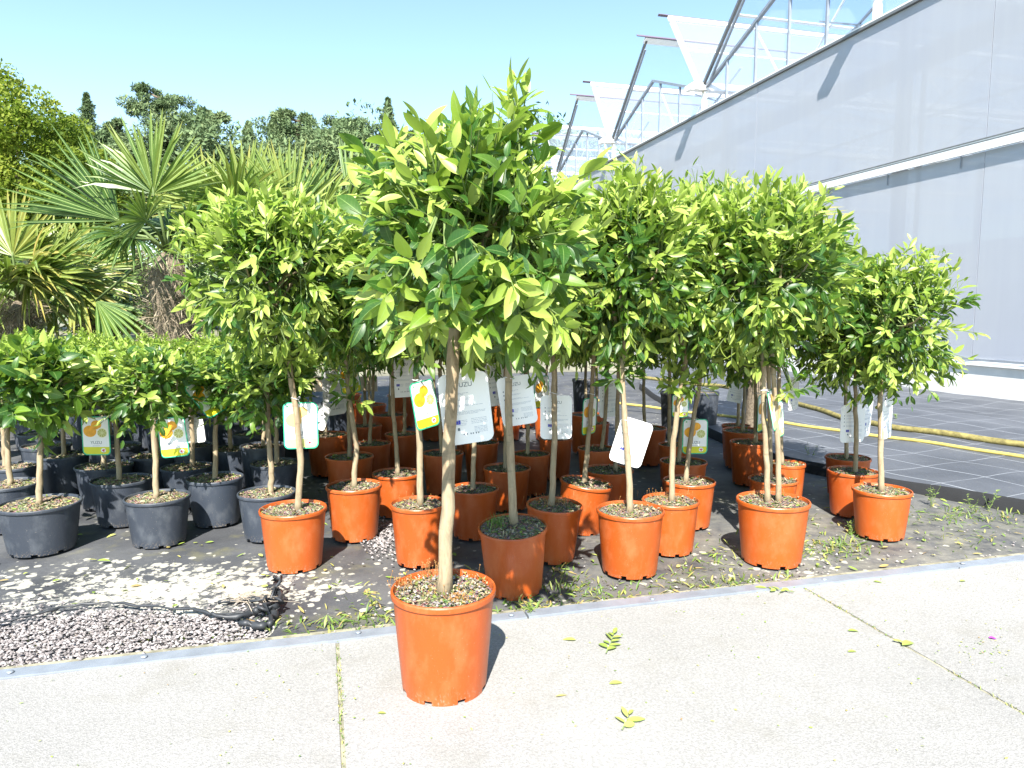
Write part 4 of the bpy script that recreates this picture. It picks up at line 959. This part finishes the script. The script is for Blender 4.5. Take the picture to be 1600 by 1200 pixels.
L = [r[5] for r in OR]; LBK = [r[5] for r in OB]; LG = [r[5] for r in GR]
plant_tag(470, 665, 52, 74, 'F', SY(L[0]), 'pale-printed lemon picture tag behind the leftmost orange-pot stem', pale_ink=True, tie=(462, 622))
plant_tag(664, 632, 32, 75, 'F', SY(L[2], -.02), 'narrow turned lemon tag just left of the foreground stem', rot=math.radians(-9), tie=(651, 594))
plant_tag(728, 638, 78, 112, 'B', SY('tallest yuzu tree in the large orange pot alone on the pavement', .035), 'largest white tag, leaf-shadowed, behind the foreground stem', rot=math.radians(-6), tie=(706, 577))
plant_tag(808, 626, 62, 78, 'B', SY(L[3]), 'white tag tilted left, hanging over the tipped orange pot', rot=math.radians(-9), tie=(795, 590))
plant_tag(869, 652, 52, 70, 'B', SY(L[4]), 'upright white tag with blue flag, right of the tilted white one', tie=(866, 614))
plant_tag(986, 691, 56, 74, 'B', SY(L[5]), 'brightest white tag tilted steeply over the smooth orange pot', rot=math.radians(17), tie=(978, 656))
plant_tag(1086, 682, 43, 56, 'F', SY(LBK[1]), 'clear lemon picture tag in shade between the bent stem and the two-stemmed tree', tie=(1086, 655))
plant_tag(1063, 634, 30, 36, 'F', SY(L[6]), 'small lemon tag half hidden by leaves on the bent stem', tie=(1062, 612))
plant_tag(1208, 640, 22, 62, 'F', SY(L[7], -.02), 'pale-printed lemon tag twisted edgewise on the two-stemmed tree', pale_ink=True, rot=math.radians(-12), tie=(1196, 610))
plant_tag(1218, 655, 24, 56, 'F', SY(L[7], .035), 'second pale-printed lemon tag right behind the twisted one', pale_ink=True, rot=math.radians(-5), tie=(1212, 620))
plant_tag(1386, 655, 32, 62, 'B', SY(L[8]), 'white tag on the rightmost stem', tie=(1378, 620))
plant_tag(1332, 662, 42, 60, 'B', SY(LBK[7]), 'white tag with blue flag on the stem left of the rightmost tree', tie=(1337, 630))
plant_tag(1356, 650, 30, 66, 'B', SY(LBK[8]), 'white tag striped by leaf shadows between the two rightmost stems', rot=math.radians(4), tie=(1330, 618))
plant_tag(150, 681, 54, 62, 'F', SY(LG[3], -.05), 'lemon picture tag hanging in shade on the left, whole word readable', tie=(170, 650))
plant_tag(270, 683, 54, 64, 'F', SY(LG[1]), 'lemon picture tag behind the stem over the brown-soil grey pot', rot=math.radians(-6), tie=(241, 655))
plant_tag(305, 672, 34, 40, 'B', SY(LG[9]), 'small white tag right of the brown-soil pot tag', rot=math.radians(-5), tie=(300, 650))
plant_tag(322, 622, 20, 62, 'F', SY(LG[4], -.1), 'lemon tag standing slanted among the leaves on the left', rot=math.radians(-38), tie=(306, 590))
plant_tag(921, 650, 25, 58, 'F', SY(LBK[9], .03), 'narrow lemon tag behind the leaning pot tree', rot=math.radians(2), tie=(924, 615))
plant_tag(952, 622, 34, 60, 'B', SY(LBK[21]), 'shaded white tag right of the narrow lemon tag', tie=(950, 590))
plant_tag(630, 590, 38, 62, 'B', SY(LBK[14]), 'grey-shaded white tag high up left of the narrow lemon tag', tie=(614, 560))
plant_tag(523, 614, 26, 70, 'B', SY(LBK[16]), 'long pale tag in shade behind the second front stem', tie=(509, 580))
plant_tag(546, 590, 26, 50, 'F', SY(LBK[15]), 'dim lemon tag high behind the second front stem', rot=math.radians(-8), tie=(543, 562))
plant_tag(499, 652, 28, 38, 'B', SY(LBK[16], -.02), 'small grey tag right of the pale-printed lemon tag', rot=math.radians(20), tie=(509, 630))
plant_tag(777, 600, 32, 66, 'B', SY(LBK[12]), 'dull tag in shade between the two large white tags', rot=math.radians(-6), tie=(790, 568))
plant_tag(846, 612, 24, 50, 'F', SY(LBK[11]), 'faint lemon tag between the tilted and the upright white tags', tie=(826, 590))
plant_tag(1150, 612, 28, 34, 'B', SY(LBK[5]), 'small grey tag beside the hoses at the back', rot=math.radians(12), tie=(1163, 594))
plant_tag(1190, 645, 24, 58, 'F', SY(LBK[4]), 'dark lemon tag left of the two-stemmed tree', tie=(1181, 614))
plant_tag(1240, 615, 26, 52, 'B', SY(LBK[3]), 'grey tag right of the two-stemmed tree', tie=(1217, 590))

# white flower among the left bushes
fl = empty('white_flower', atY(118, 578, 3.0)); tag(fl, 'bright white flower among the left bushes', 'flower')
V = []; 
for k in range(7):
    a = k*.9; pts = []
P = np.zeros((9, 3)); A_ = np.linspace(0, 6.28, 9, endpoint=False); D_ = np.stack([np.cos(A_), np.full(9, -.45), np.sin(A_)*.6], 1)
Vv, Qq, Aa = leaves(P, D_, np.tile([0, -1., .3], (9, 1)), rng.uniform(.03, .05, 9), rng.uniform(.022, .032, 9), np.ones(9), rng.uniform(.1, .5, 9)); link('petals', np_mesh('petals', Vv, Qq, Aa, [M['white']]), fl)
mb = MB(); mb.tube([(0, -.012, 0), (0, -.02, 0), (0, -.026, 0)], [.006, .007, .002], 8); mb.build('flower_centre', M['yellow'], fl)
mb = MB(); mb.tube([(0, 0, 0), (.005, .01, -.06), (0, .03, -.14)], .0018, 5); mb.build('stalk', M['twig'], fl)

# ================================================================ FAN PALMS
def fan(parent, hub, axis, normal, R, span, nb, droop, tones, crown_pt, seed):
    g = np.random.default_rng(seed); A = np.array(axis, float); A /= np.linalg.norm(A); Nn = np.array(normal, float); Nn -= A*np.dot(A, Nn); Nn /= np.linalg.norm(Nn); B = np.cross(A, Nn)
    th = np.linspace(-span, span, nb)+g.normal(0, .012, nb); D = A[None]*np.cos(th)[:, None]+B[None]*np.sin(th)[:, None]+Nn[None]*.10*g.normal(0, 1, (nb, 1))
    Lr = R*(.80+.20*np.cos(th*.9))*g.uniform(.9, 1.05, nb); rows = 7; v = np.array([.01, .12, .3, .5, .72, .88, 1.0]); wmax = R*2*span/nb*.33
    prof = np.array([.03, .32, .80, 1.0, .72, .38, .03])*wmax
    D = nrm(D); S = nrm(np.cross(D, Nn[None]))
    u = np.array([-1., 0, 1.]); dr = droop*g.uniform(.5, 1.3, nb); tipd = (g.random(nb) < .18)*g.uniform(.2, .6, nb)
    V = hub+D[:, None, None, :]*(Lr[:, None]*v[None])[:, :, None, None]+S[:, None, None, :]*u[None, None, :, None]*prof[None, :, None, None]+Nn*(np.abs(u)[None, None, :, None]*prof[None, :, None, None]*.55*np.where(np.arange(nb) % 2 == 0, 1, 1)[:, None, None, None])
    V = V+np.zeros((nb, rows, 3, 3)); V[..., 2] -= (dr[:, None]*R*v[None]**2.2+tipd[:, None]*R*np.clip(v[None]-.6, 0, 1)**1.3)[:, :, None]
    q = np.array([(r*3+c, r*3+c+1, (r+1)*3+c+1, (r+1)*3+c) for r in range(rows-1) for c in (0, 1)])[None]+(np.arange(nb)*rows*3)[:, None, None]
    tone = np.clip(np.repeat(g.normal(tones, .10, nb), rows*3)+np.tile(np.repeat(np.array([0, 0, 0, 0, .02, .10, .22]), 3), nb), 0, 1)
    me = np_mesh('frond', V.reshape(-1, 3), q.reshape(-1, 4), dict(tone=tone, lu=np.tile(np.tile(u, rows), nb), lv=np.zeros(nb*rows*3)), [M['palm_leaf']], smooth=False)
    o = link('frond', me, parent); mb = MB(); c = np.array(crown_pt); m_ = (c+hub)/2+np.array([0, 0, .05]); mb.tube([c, m_, hub, hub+A*R*.12], [.016, .012, .009, .004], 6); mb.build('petiole', M['twig'], o, True)
def palm(px_c, py_c, Y, fans, label, trunk=None, seed=0, extra=10, tone=.55, R=.62, spread=.38, emin=-.5):
    c = atY(px_c, py_c, Y); root = empty('fan_palm', (c.x, c.y, 0)); tag(root, label, 'palm', 'fan palms behind the pots'); cl = np.array([0, 0, c.z]); g = np.random.default_rng(seed); s = mpp(Y)
    for i, f in enumerate(fans):
        hx, hy, ax, nm, rp, sp, nb, dr, tn = f; hub = np.array(atY(hx, hy, Y-.1)-root.location); fan(root, hub, ax, nm, rp*s, sp, nb, dr, tn, cl, seed*50+i)
    for i in range(extra):
        a = i*2.4+g.uniform(-.3, .3); e = g.uniform(emin, 1.0); d = np.array([math.cos(a)*math.cos(e), math.sin(a)*math.cos(e), math.sin(e)]); hub = cl+d*spread*g.uniform(.8, 1.25)
        nm = np.array([0, 0, 1.])-d*.5+g.normal(0, .25, 3)+np.array([0, -.4, 0]); fan(root, hub, d+np.array([0, 0, -.1]), nm, R*g.uniform(.85, 1.1), g.uniform(1.5, 2.1), int(g.integers(26, 36)), g.uniform(.1, .45), np.clip(tone+g.normal(0, .12), 0, 1), cl, seed*50+20+i)
    w = trunk or .09; mb = MB(); n = 14; pts = []; rr = []
    for i in range(n): t = i/(n-1); pts.append((.02*math.sin(t*4), 0, c.z*t)); rr.append(w*(.75+.45*t**1.5)*g.uniform(.93, 1.07)*(1 if t < .88 else 1-.75*(t-.88)/.12))
    mb.tube(pts, rr, 14); tr = mb.build('trunk', M['fibre'], root, True)
    nf = 1700; t = g.uniform(.35, 1.02, nf); a = g.uniform(0, 6.28, nf); r = w*(.75+.45*t**1.5); P = np.stack([r*np.cos(a), r*np.sin(a), c.z*t], 1)
    D = np.stack([np.cos(a), np.sin(a), g.normal(-.3, .8, nf)], 1)+g.normal(0, .6, (nf, 3)); V, Q, A = leaves(P, D, g.normal(0, 1, (nf, 3)), g.uniform(.07, .20, nf), g.uniform(.004, .009, nf), g.uniform(0, 1, nf), g.uniform(-.5, 1.2, nf), 4)
    link('fibres', np_mesh('fibres', V, Q, A, [M['fibreblade']]), tr)
M['fibreblade'] = leaf_mat('fibre_strands', [(0, (.11, .085, .06)), (.5, (.25, .20, .14)), (1, (.46, .39, .29))], rough=.9, trans=.1, ribw=0)
palm(263, 395, 5.9, [
  (240, 303, (.0, -.15, 1), (.05, -1, -.1), 122, 1.38, 32, .02, .56), (187, 345, (-.82, -.1, .58), (.35, -.9, .3), 160, .72, 26, .0, .12),  # second frond's dark tone paints in its back-lit shade
  (300, 350, (.65, -.35, .25), (-.2, -.6, .9), 90, 1.5, 28, .45, .35), 
  (300, 420, (.9, -.3, -.25), (0, -.5, .8), 60, 1.0, 16, .2, .2),
  (150, 470, (.75, -.2, -.55), (.3, -.8, .6), 110, .6, 16, .1, .45)],
  'tallest fan palm with shaggy brown trunk behind the left bushes', trunk=.155, seed=1, extra=8, R=.44, tone=.3, emin=.25, spread=.30)
palm(385, 385, 6.6, [(385, 320, (-.1, 0, 1), (0, -1, .1), 100, 1.6, 34, 0, .68), (330, 330, (-.5, 0, .8), (.2, -1, .2), 100, 1.4, 30, .05, .66), (455, 340, (-.1, 0, 1), (.2, -1, .2), 118, .9, 26, 0, .6)],
  'yellow-green fan palm right of the tallest palm', seed=2, extra=12, tone=.6, R=.6)
palm(520, 370, 6.9, [(500, 330, (.1, 0, 1), (0, -1, .1), 85, 1.6, 32, 0, .7), (545, 310, (.55, 0, .85), (-.3, -1, .1), 105, .8, 22, 0, .5), (440, 330, (-.4, 0, .9), (.2, -1, .1), 100, .9, 22, 0, .6)],
  'fan palm rising behind the pale leftmost orange-pot tree', seed=3, extra=12, tone=.52, R=.6)
palm(30, 470, 6.4, [(20, 400, (.2, 0, 1), (0, -1, .1), 110, 1.4, 30, .05, .8), (60, 430, (.7, -.1, .7), (-.2, -.9, .3), 110, 1.2, 28, .1, .7), (95, 400, (.5, 0, .8), (-.2, -1, .2), 80, 1.3, 26, .1, .75)],
  'low yellowing fan palm at the left edge', seed=4, extra=14, tone=.78, R=.55)
palm(150, 480, 7.3, [(140, 420, (0, 0, 1), (0, -1, .2), 90, 1.5, 30, .1, .7)], 'low fan palm between the left-edge palm and the tallest palm', seed=5, extra=14, tone=.6, R=.6)
palm(-20, 430, 8.2, [], 'fan palm farther back at the left edge, mostly outside the picture', seed=7, extra=12, tone=.55, R=.65)
palm(400, 440, 8.0, [], 'fan palm hidden deep behind the leftmost orange-pot tree', seed=8, extra=12, tone=.5, R=.65)
palm(1185, 400, 5.6, [(1215, 335, (.7, 0, .5), (0, -1, .4), 75, .45, 10, .0, .5), (1225, 340, (.95, 0, .12), (0, -1, .6), 95, .16, 5, .0, 1.0), (1130, 330, (.1, 0, 1), (0, -1, .3), 60, .9, 12, 0, .5)], 'fan palm behind the right-hand crowns, a few blades poking out before the wall', seed=6, extra=7, R=.36, tone=.5, spread=.2)

# ================================================================ FAR TREES
def crown_pts(g, centres, radii, n, squash=1.0):
    ci = g.integers(0, len(centres), n); d = nrm(g.normal(0, 1, (n, 3))); r = radii[ci][:, None]*g.uniform(.2, 1.0, (n, 1))**.4*(1+.16*np.abs(g.normal(0, 1, (n, 1))))
    return centres[ci]+d*r*np.array([1, 1, squash]), d
def far_tree(name, px, py_top, Y, wpx, hpx, kind, label, seed, lean=0, base_z=0.0):
    g = np.random.default_rng(seed); s = mpp(Y); top = atY(px, py_top, Y); root = empty(name, (top.x, Y, 0)); tag(root, label, {'beech': 'tree', 'pine': 'pine tree', 'spruce': 'spruce tree'}[kind], 'trees beyond the nursery')
    H = top.z; Wd = wpx*s/2; Hc = hpx*s; cz = H-Hc/2; mb = MB(); n = 9; pts = [(lean*(i/(n-1))**2+.1*math.sin(i), 0, H*.93*i/(n-1)) for i in range(n)]
    mb.tube(pts, [max(.03, H*.018*(1-.9*i/(n-1))) for i in range(n)], 8); C = []; R = []
    if kind == 'beech':
        for i in range(230):
            d = nrm(g.normal(0, 1, 3)); rr = g.uniform(.2, 1)**.45; C.append(np.array([d[0]*Wd*rr, d[1]*Wd*rr, cz+d[2]*Hc/2*rr])); R.append(Wd*g.uniform(.10, .20))
        nl, ls, m, sq = 42000, (.08, .17), 'beech', .8
    elif kind == 'pine':
        k = 30
        for i in range(k):
            z = cz-Hc/2+Hc*(i+.6)/k; w = Wd*(1-.75*((z-(cz-Hc/2))/Hc)**2.2); a = g.uniform(0, 6.28); r = w*g.uniform(.1, .85)
            c = np.array([math.cos(a)*r, math.sin(a)*r, z]); mb.tube([(pts[-1][0]*z/H, 0, z-.4), tuple(c*np.array([.6, .6, 1])-np.array([0, 0, .2])), tuple(c)], [.09, .06, .03], 5)
            for q in range(5): C.append(c+g.normal(0, 1, 3)*np.array([.28, .28, .08])*w); R.append(w*g.uniform(.16, .34))
        nl, ls, m, sq = 34000, (.12, .28), 'pine', .5
    else:
        k = 26
        for i in range(k):
            t = i/(k-1); z = cz-Hc/2+Hc*t; w = Wd*(1-t)**.8+.05
            for q in range(5): a = q*1.26+i*.9; ww = w*g.uniform(.4, 1.4); e = np.array([math.cos(a)*ww, math.sin(a)*ww, z-.25*w]); C.append(e*np.array([.85, .85, 1])); R.append(w*.14+.05); C.append(e*np.array([.45, .45, 1])+np.array([0, 0, .1])); R.append(w*.20+.05); mb.tube([(0, 0, z), tuple(e)], [.04, .015], 4)
        nl, ls, m, sq = 15000, (.10, .20), 'pine', .5
    tr = mb.build('trunk', M['dark_bark'], root, True); C = np.array(C); R = np.array(R)
    P, d = crown_pts(g, C, R, nl, sq); D = d*.6+g.normal(0, .8, (nl, 3)); L = g.uniform(*ls, nl); Wl = L*(g.uniform(.5, .7, nl) if kind == 'beech' else g.uniform(.22, .4, nl))
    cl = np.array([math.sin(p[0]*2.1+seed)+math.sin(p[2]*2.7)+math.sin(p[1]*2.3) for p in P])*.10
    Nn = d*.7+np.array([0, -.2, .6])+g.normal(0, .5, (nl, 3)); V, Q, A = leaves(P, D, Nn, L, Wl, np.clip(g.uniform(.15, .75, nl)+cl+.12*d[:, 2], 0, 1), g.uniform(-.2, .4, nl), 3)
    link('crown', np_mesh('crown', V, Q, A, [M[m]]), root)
far_tree('spring_tree', 20, 122, 22, 230, 300, 'beech', 'large yellow-green spring tree at the left edge behind the palms', 1)
far_tree('spring_tree', -95, 170, 24, 220, 260, 'beech', 'yellow-green tree mostly outside the left edge', 2)
far_tree('spring_tree', 110, 205, 30, 130, 190, 'beech', 'smaller olive-green tree right of the large spring tree', 3)
far_tree('spruce_tree', 135, 150, 44, 84, 160, 'spruce', 'narrow dark spruce rising right of the yellow-green tree', 4)
far_tree('pine_tree', 250, 141, 42, 190, 190, 'pine', 'tallest blue-green pine behind the tallest palm', 5)
far_tree('pine_tree', 180, 190, 44, 140, 140, 'pine', 'pine between the narrow spruce and the tallest pine', 6)
far_tree('pine_tree', 318, 172, 42, 150, 160, 'pine', 'round pine right of the tallest pine, before the gap of sky', 7)
far_tree('spruce_tree', 388, 194, 45, 90, 130, 'spruce', 'small dark conifer just right of the gap of sky', 8)
far_tree('spruce_tree', 427, 186, 46, 66, 130, 'spruce', 'thin sparse conifer in the middle of the tree line', 9)
far_tree('pine_tree', 465, 177, 42, 200, 150, 'pine', 'broad dark pine in the middle of the tree line', 10)
far_tree('pine_tree', 550, 190, 42, 210, 140, 'pine', 'flat-topped pine left of the foreground crown', 11)
far_tree('spruce_tree', 606, 158, 42, 80, 150, 'spruce', 'conifer top just left of the foreground crown', 12)
far_tree('pine_tree', 650, 210, 44, 130, 120, 'pine', 'pine hidden behind the foreground crown', 13)
# low wood closing the distance below the tree tops
g = np.random.default_rng(99); C = []; R = []
for i in range(360):
    x = g.uniform(-36, 6); y = g.uniform(36, 41); C.append((x, y, g.uniform(0.3, 9.6+.9*math.sin(x*.7)))); R.append(g.uniform(.9, 1.7))
P, d = crown_pts(g, np.array(C), np.array(R), 85000, .8); nl = len(P)
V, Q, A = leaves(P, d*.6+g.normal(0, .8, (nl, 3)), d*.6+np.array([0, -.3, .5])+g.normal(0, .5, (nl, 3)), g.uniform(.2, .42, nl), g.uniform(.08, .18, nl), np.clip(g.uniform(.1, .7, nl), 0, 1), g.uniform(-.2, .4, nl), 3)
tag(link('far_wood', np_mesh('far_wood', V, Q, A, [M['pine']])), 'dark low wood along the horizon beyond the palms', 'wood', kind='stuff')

# boards and frames standing behind the pots
bd = empty('board_fence', at(170, 640, 0)); bd.location = Vector((-4.2, 7.6, 0)); tag(bd, 'weathered low board barrier behind the dark pots on the left', 'board fence')
for z in (.22, .52):
    mb = MB(); mb.box((0, 0, z), (5.5, .03, .16)); mb.build('board', M['wood'], bd)
for x in (-2.5, -.9, .8, 2.5): mb = MB(); mb.box((x, .045, .35), (.08, .06, .7)); mb.build('post', M['wood'], bd)

# ================================================================ WEEDS, LITTER
def on_ground(px, py): 
    p = at(px, py); p.z = fab_z(p.x, p.y)+.002; return p
pts = []
def clump(px, py, sx, sy, n, lo=.0):
    for _ in range(int(n*.62)):
        q = on_ground(random.gauss(px, sx), random.gauss(py, sy))
        if (q-K0).dot(EY) > 0.008: pts.append(tuple(q))
for a in ((240, 980, 18, 5, 60), (180, 1000, 10, 6, 50), (50, 990, 12, 3, 30), (15, 1030, 10, 3, 30), (330, 985, 40, 8, 60), (370, 975, 14, 6, 60), (500, 975, 60, 8, 190), (560, 945, 30, 16, 60), (590, 965, 20, 8, 90), (830, 945, 35, 8, 240), (900, 915, 35, 10, 220), (960, 925, 60, 8, 130), (1110, 912, 40, 5, 130), (1180, 905, 40, 5, 130), (1030, 900, 30, 8, 60), (1090, 885, 40, 6, 90), (1280, 850, 25, 12, 190), (1330, 840, 15, 10, 140), (1320, 855, 30, 10, 120), (1450, 805, 50, 9, 220), (1540, 800, 40, 8, 260), (1500, 840, 60, 12, 120), (880, 885, 14, 5, 60), (1120, 850, 30, 14, 60), (1250, 815, 20, 8, 60)): clump(*a)
tag(blades('grass', pts, (.012, .050), (.003, .009), M['grass'], 1.3, flatness=.5), 'low grass and weeds creeping along the pavement edge', 'grass', kind='stuff')
pts = []
for s, a0, a1 in ((S1, -1.3, 0.0), (S2, -1.6, 0.02)):
    for _ in range(330):
        q = a0+(a1-a0)*random.random(); den = .5+.5*math.sin(q*9+s*3)+.25
        if random.random() < den: p = K(s+random.gauss(0, .0035), q-.045, -.006); pts.append(tuple(p))
tag(blades('joint_moss', pts, (.004, .013), (.0015, .004), M['grass'], .8, flatness=.2), 'moss and tiny weeds filling the slab joints', 'moss', kind='stuff')
# leaf litter (uncountable small stuff)
def litter(name, pts, h, w, t0, t1, m='litter'):
    n = len(pts); a = rng.uniform(0, 6.28, n); P = np.array(pts)
    V, Q, A = leaves(P, np.stack([np.cos(a), np.sin(a), rng.normal(0, .12, n)], 1), np.stack([rng.normal(0, .25, n), rng.normal(0, .25, n), np.ones(n)], 1), rng.uniform(*h, n), rng.uniform(*w, n), rng.uniform(t0, t1, n), rng.uniform(-.5, .4, n), 5)
    return link(name, np_mesh(name, V, Q, A, [M[m]]))
pts = []
for _ in range(330):
    p = K(random.uniform(-1.9, 2.7), abs(random.gauss(0, .9))+.03, .006); p.z = fab_z(p.x, p.y)+.008; pts.append(tuple(p))
tag(litter('leaf_litter', pts, (.008, .045), (.005, .016), .2, 1), 'scattered dead and green leaf litter between the pots', 'leaf litter', kind='stuff')
pts = []
for _ in range(430):
    p = K(random.uniform(-1.6, 2.8), -abs(random.gauss(.0, .7))-.03, .003); pts.append(tuple(p))
for _ in range(50): p = at(random.gauss(1530, 30), random.gauss(1010, 22), .003); pts.append(tuple(p))
for _ in range(60): p = at(random.gauss(1250, 50), random.gauss(915, 8), .003); pts.append(tuple(p))
tag(litter('plant_debris', pts, (.003, .011), (.002, .005), .1, 1), 'tiny specks of plant debris on the pale slabs', 'debris', kind='stuff')
# single fallen leaves and twigs that can be told apart
def fallen(px, py, L_, ang, tone, label, name='fallen_leaf', z=.004, m='litter', cat='fallen leaf', w=.38):
    c = at(px, py, z); 
    V, Q, A = leaves(np.zeros((1, 3)), np.array([[math.cos(ang), math.sin(ang), .06]]), np.array([[.1, -.1, 1.]]), np.array([L_]), np.array([L_*w]), np.array([tone]), np.array([.35]), 7)
    o = link(name, np_mesh(name, V, Q, A, [M[m]]), None, c); tag(o, label, cat, 'fallen leaves on the ground')
def sprig(px, py, L_, ang, n, tone, label):
    c = at(px, py, .006); root = empty('fallen_sprig', c); tag(root, label, 'fallen sprig', 'fallen sprigs on the pavement'); a = np.array([math.cos(ang), math.sin(ang), 0]); mb = MB(); mb.tube([(0, 0, 0), tuple(a*L_*.5+np.array([.004, .0, .004])), tuple(a*L_)], [.0018, .0014, .0008], 5); mb.build('twig', M['twig'], root, True)
    P = []; D = []; 
    for i in range(n): t = (i+1)/n; P.append(a*L_*t+np.array([0, 0, .003])); b = ang+(1 if i % 2 else -1)*random.uniform(.5, 1.1)*(1 if i < n-1 else .1); D.append((math.cos(b), math.sin(b), random.uniform(-.05, .15)))
    V, Q, A = leaves(np.array(P), np.array(D), np.tile([.1, -.15, 1.], (n, 1))+rng.normal(0, .2, (n, 3)), rng.uniform(.026, .052, n), rng.uniform(.009, .017, n), rng.uniform(tone-.1, tone+.1, n), rng.uniform(-.2, .4, n), 7); link('leaves', np_mesh('leaves', V, Q, A, [M['litter']]), root)
sprig(947, 1020, .125, 1.25, 9, .4, 'larger green citrus sprig lying on the slab right of the foreground pot')
sprig(972, 1140, .065, 1.15, 5, .5, 'smaller pale green sprig near the bottom of the picture')
sprig(1240, 925, .09, 2.8, 6, .45, 'green sprig lying over the edging strip at the top of the right joint')
fallen(952, 1068, .042, .25, .62, 'pale yellowish leaf between the two sprigs')
fallen(868, 1088, .035, .35, .8, 'tan wood sliver right of the foreground pot', 'wood_sliver', cat='wood sliver', w=.2)
fallen(590, 1114, .022, .1, .45, 'small green leaf at the foot of the foreground pot')
fallen(1325, 985, .035, 0, .45, 'green leaf left of the right joint')
fallen(1410, 1008, .06, .5, .5, 'curled leaf lying over the right joint')
fallen(1395, 1000, .035, -.4, .55, 'thin leaf touching the curled leaf on the right joint')
fallen(1325, 1018, .03, .2, .55, 'crumpled small leaf left of the right joint')
fallen(1545, 996, .022, -.3, .5, 'small purple petal on the right-hand slab', 'purple_petal', m='petal', cat='petal', w=.6)
fallen(152, 876, .05, .2, .4, 'lone green leaf on the black fabric before the left grey pots', z=.006)
fallen(900, 1000, .045, 2.9, .6, 'faint dry leaf left of the larger sprig')
fallen(1365, 908, .03, -.3, .5, 'leaf near the edging on the far right slab'); fallen(1500, 908, .03, .3, .5, 'leaf on the right slab near the edging')
for (x, y, r_) in ((568, 888, 40), (542, 887, 26)):
    pass
# standing weeds: thin individual plants
def weed(px, py, h, label, n=14, tone=.3, z=None):
    c = on_ground(px, py) if z is None else at(px, py, z); root = empty('weed', c); tag(root, label, 'weed', 'weeds standing beside the ground cover'); mb = MB(); P = []; D = []
    for k in range(4):
        a = random.uniform(0, 6.28); tip = Vector((math.cos(a)*h*.35, math.sin(a)*h*.2, h*random.uniform(.7, 1))); mb.tube([(0, 0, 0), tuple(tip*.5+Vector((0, 0, h*.1))), tuple(tip)], [.0013, .001, .0005], 4)
        for i in range(n//4+3): t = random.uniform(.2, 1); q = tip*t+Vector((0, 0, h*.2*t*(1-t))); P.append(tuple(q)); D.append((random.gauss(0, 1), random.gauss(0, 1), .4))
    mb.build('stalks', M['twig'], root); n_ = len(P); V, Q, A = leaves(np.array(P), np.array(D), np.tile([0, -.3, 1.], (n_, 1)), rng.uniform(.010, .028, n_), rng.uniform(.003, .009, n_), rng.uniform(tone, tone+.4, n_), rng.uniform(0, .5, n_), 4); link('leaves', np_mesh('leaves', V, Q, A, [M['grass']]), root)
weed(1265, 722, .17, 'thin branched weed right of the two-stemmed tree'); weed(1545, 795, .13, 'taller seedy weed at the right edge'); weed(1520, 800, .10, 'small weed left of the seedy one at the right edge')
weed(1385, 790, .09, 'small weed by the rightmost orange pot'); weed(1455, 788, .12, 'weed on the folded fabric edge'); weed(830, 960, .06, 'tiny flowering weed before the tipped pot'); weed(585, 950, .08, 'reddish weed left of the foreground pot', tone=.7); weed(1330, 830, .07, 'grassy weed left of the rightmost pot', 20)
weed(1400, 655, .05, 'leafy weed patch on the woven ground cover', z=.06)
for o in scn.objects:
    if '_y' in o: del o['_y']
scn.cycles.transparent_max_bounces = 24
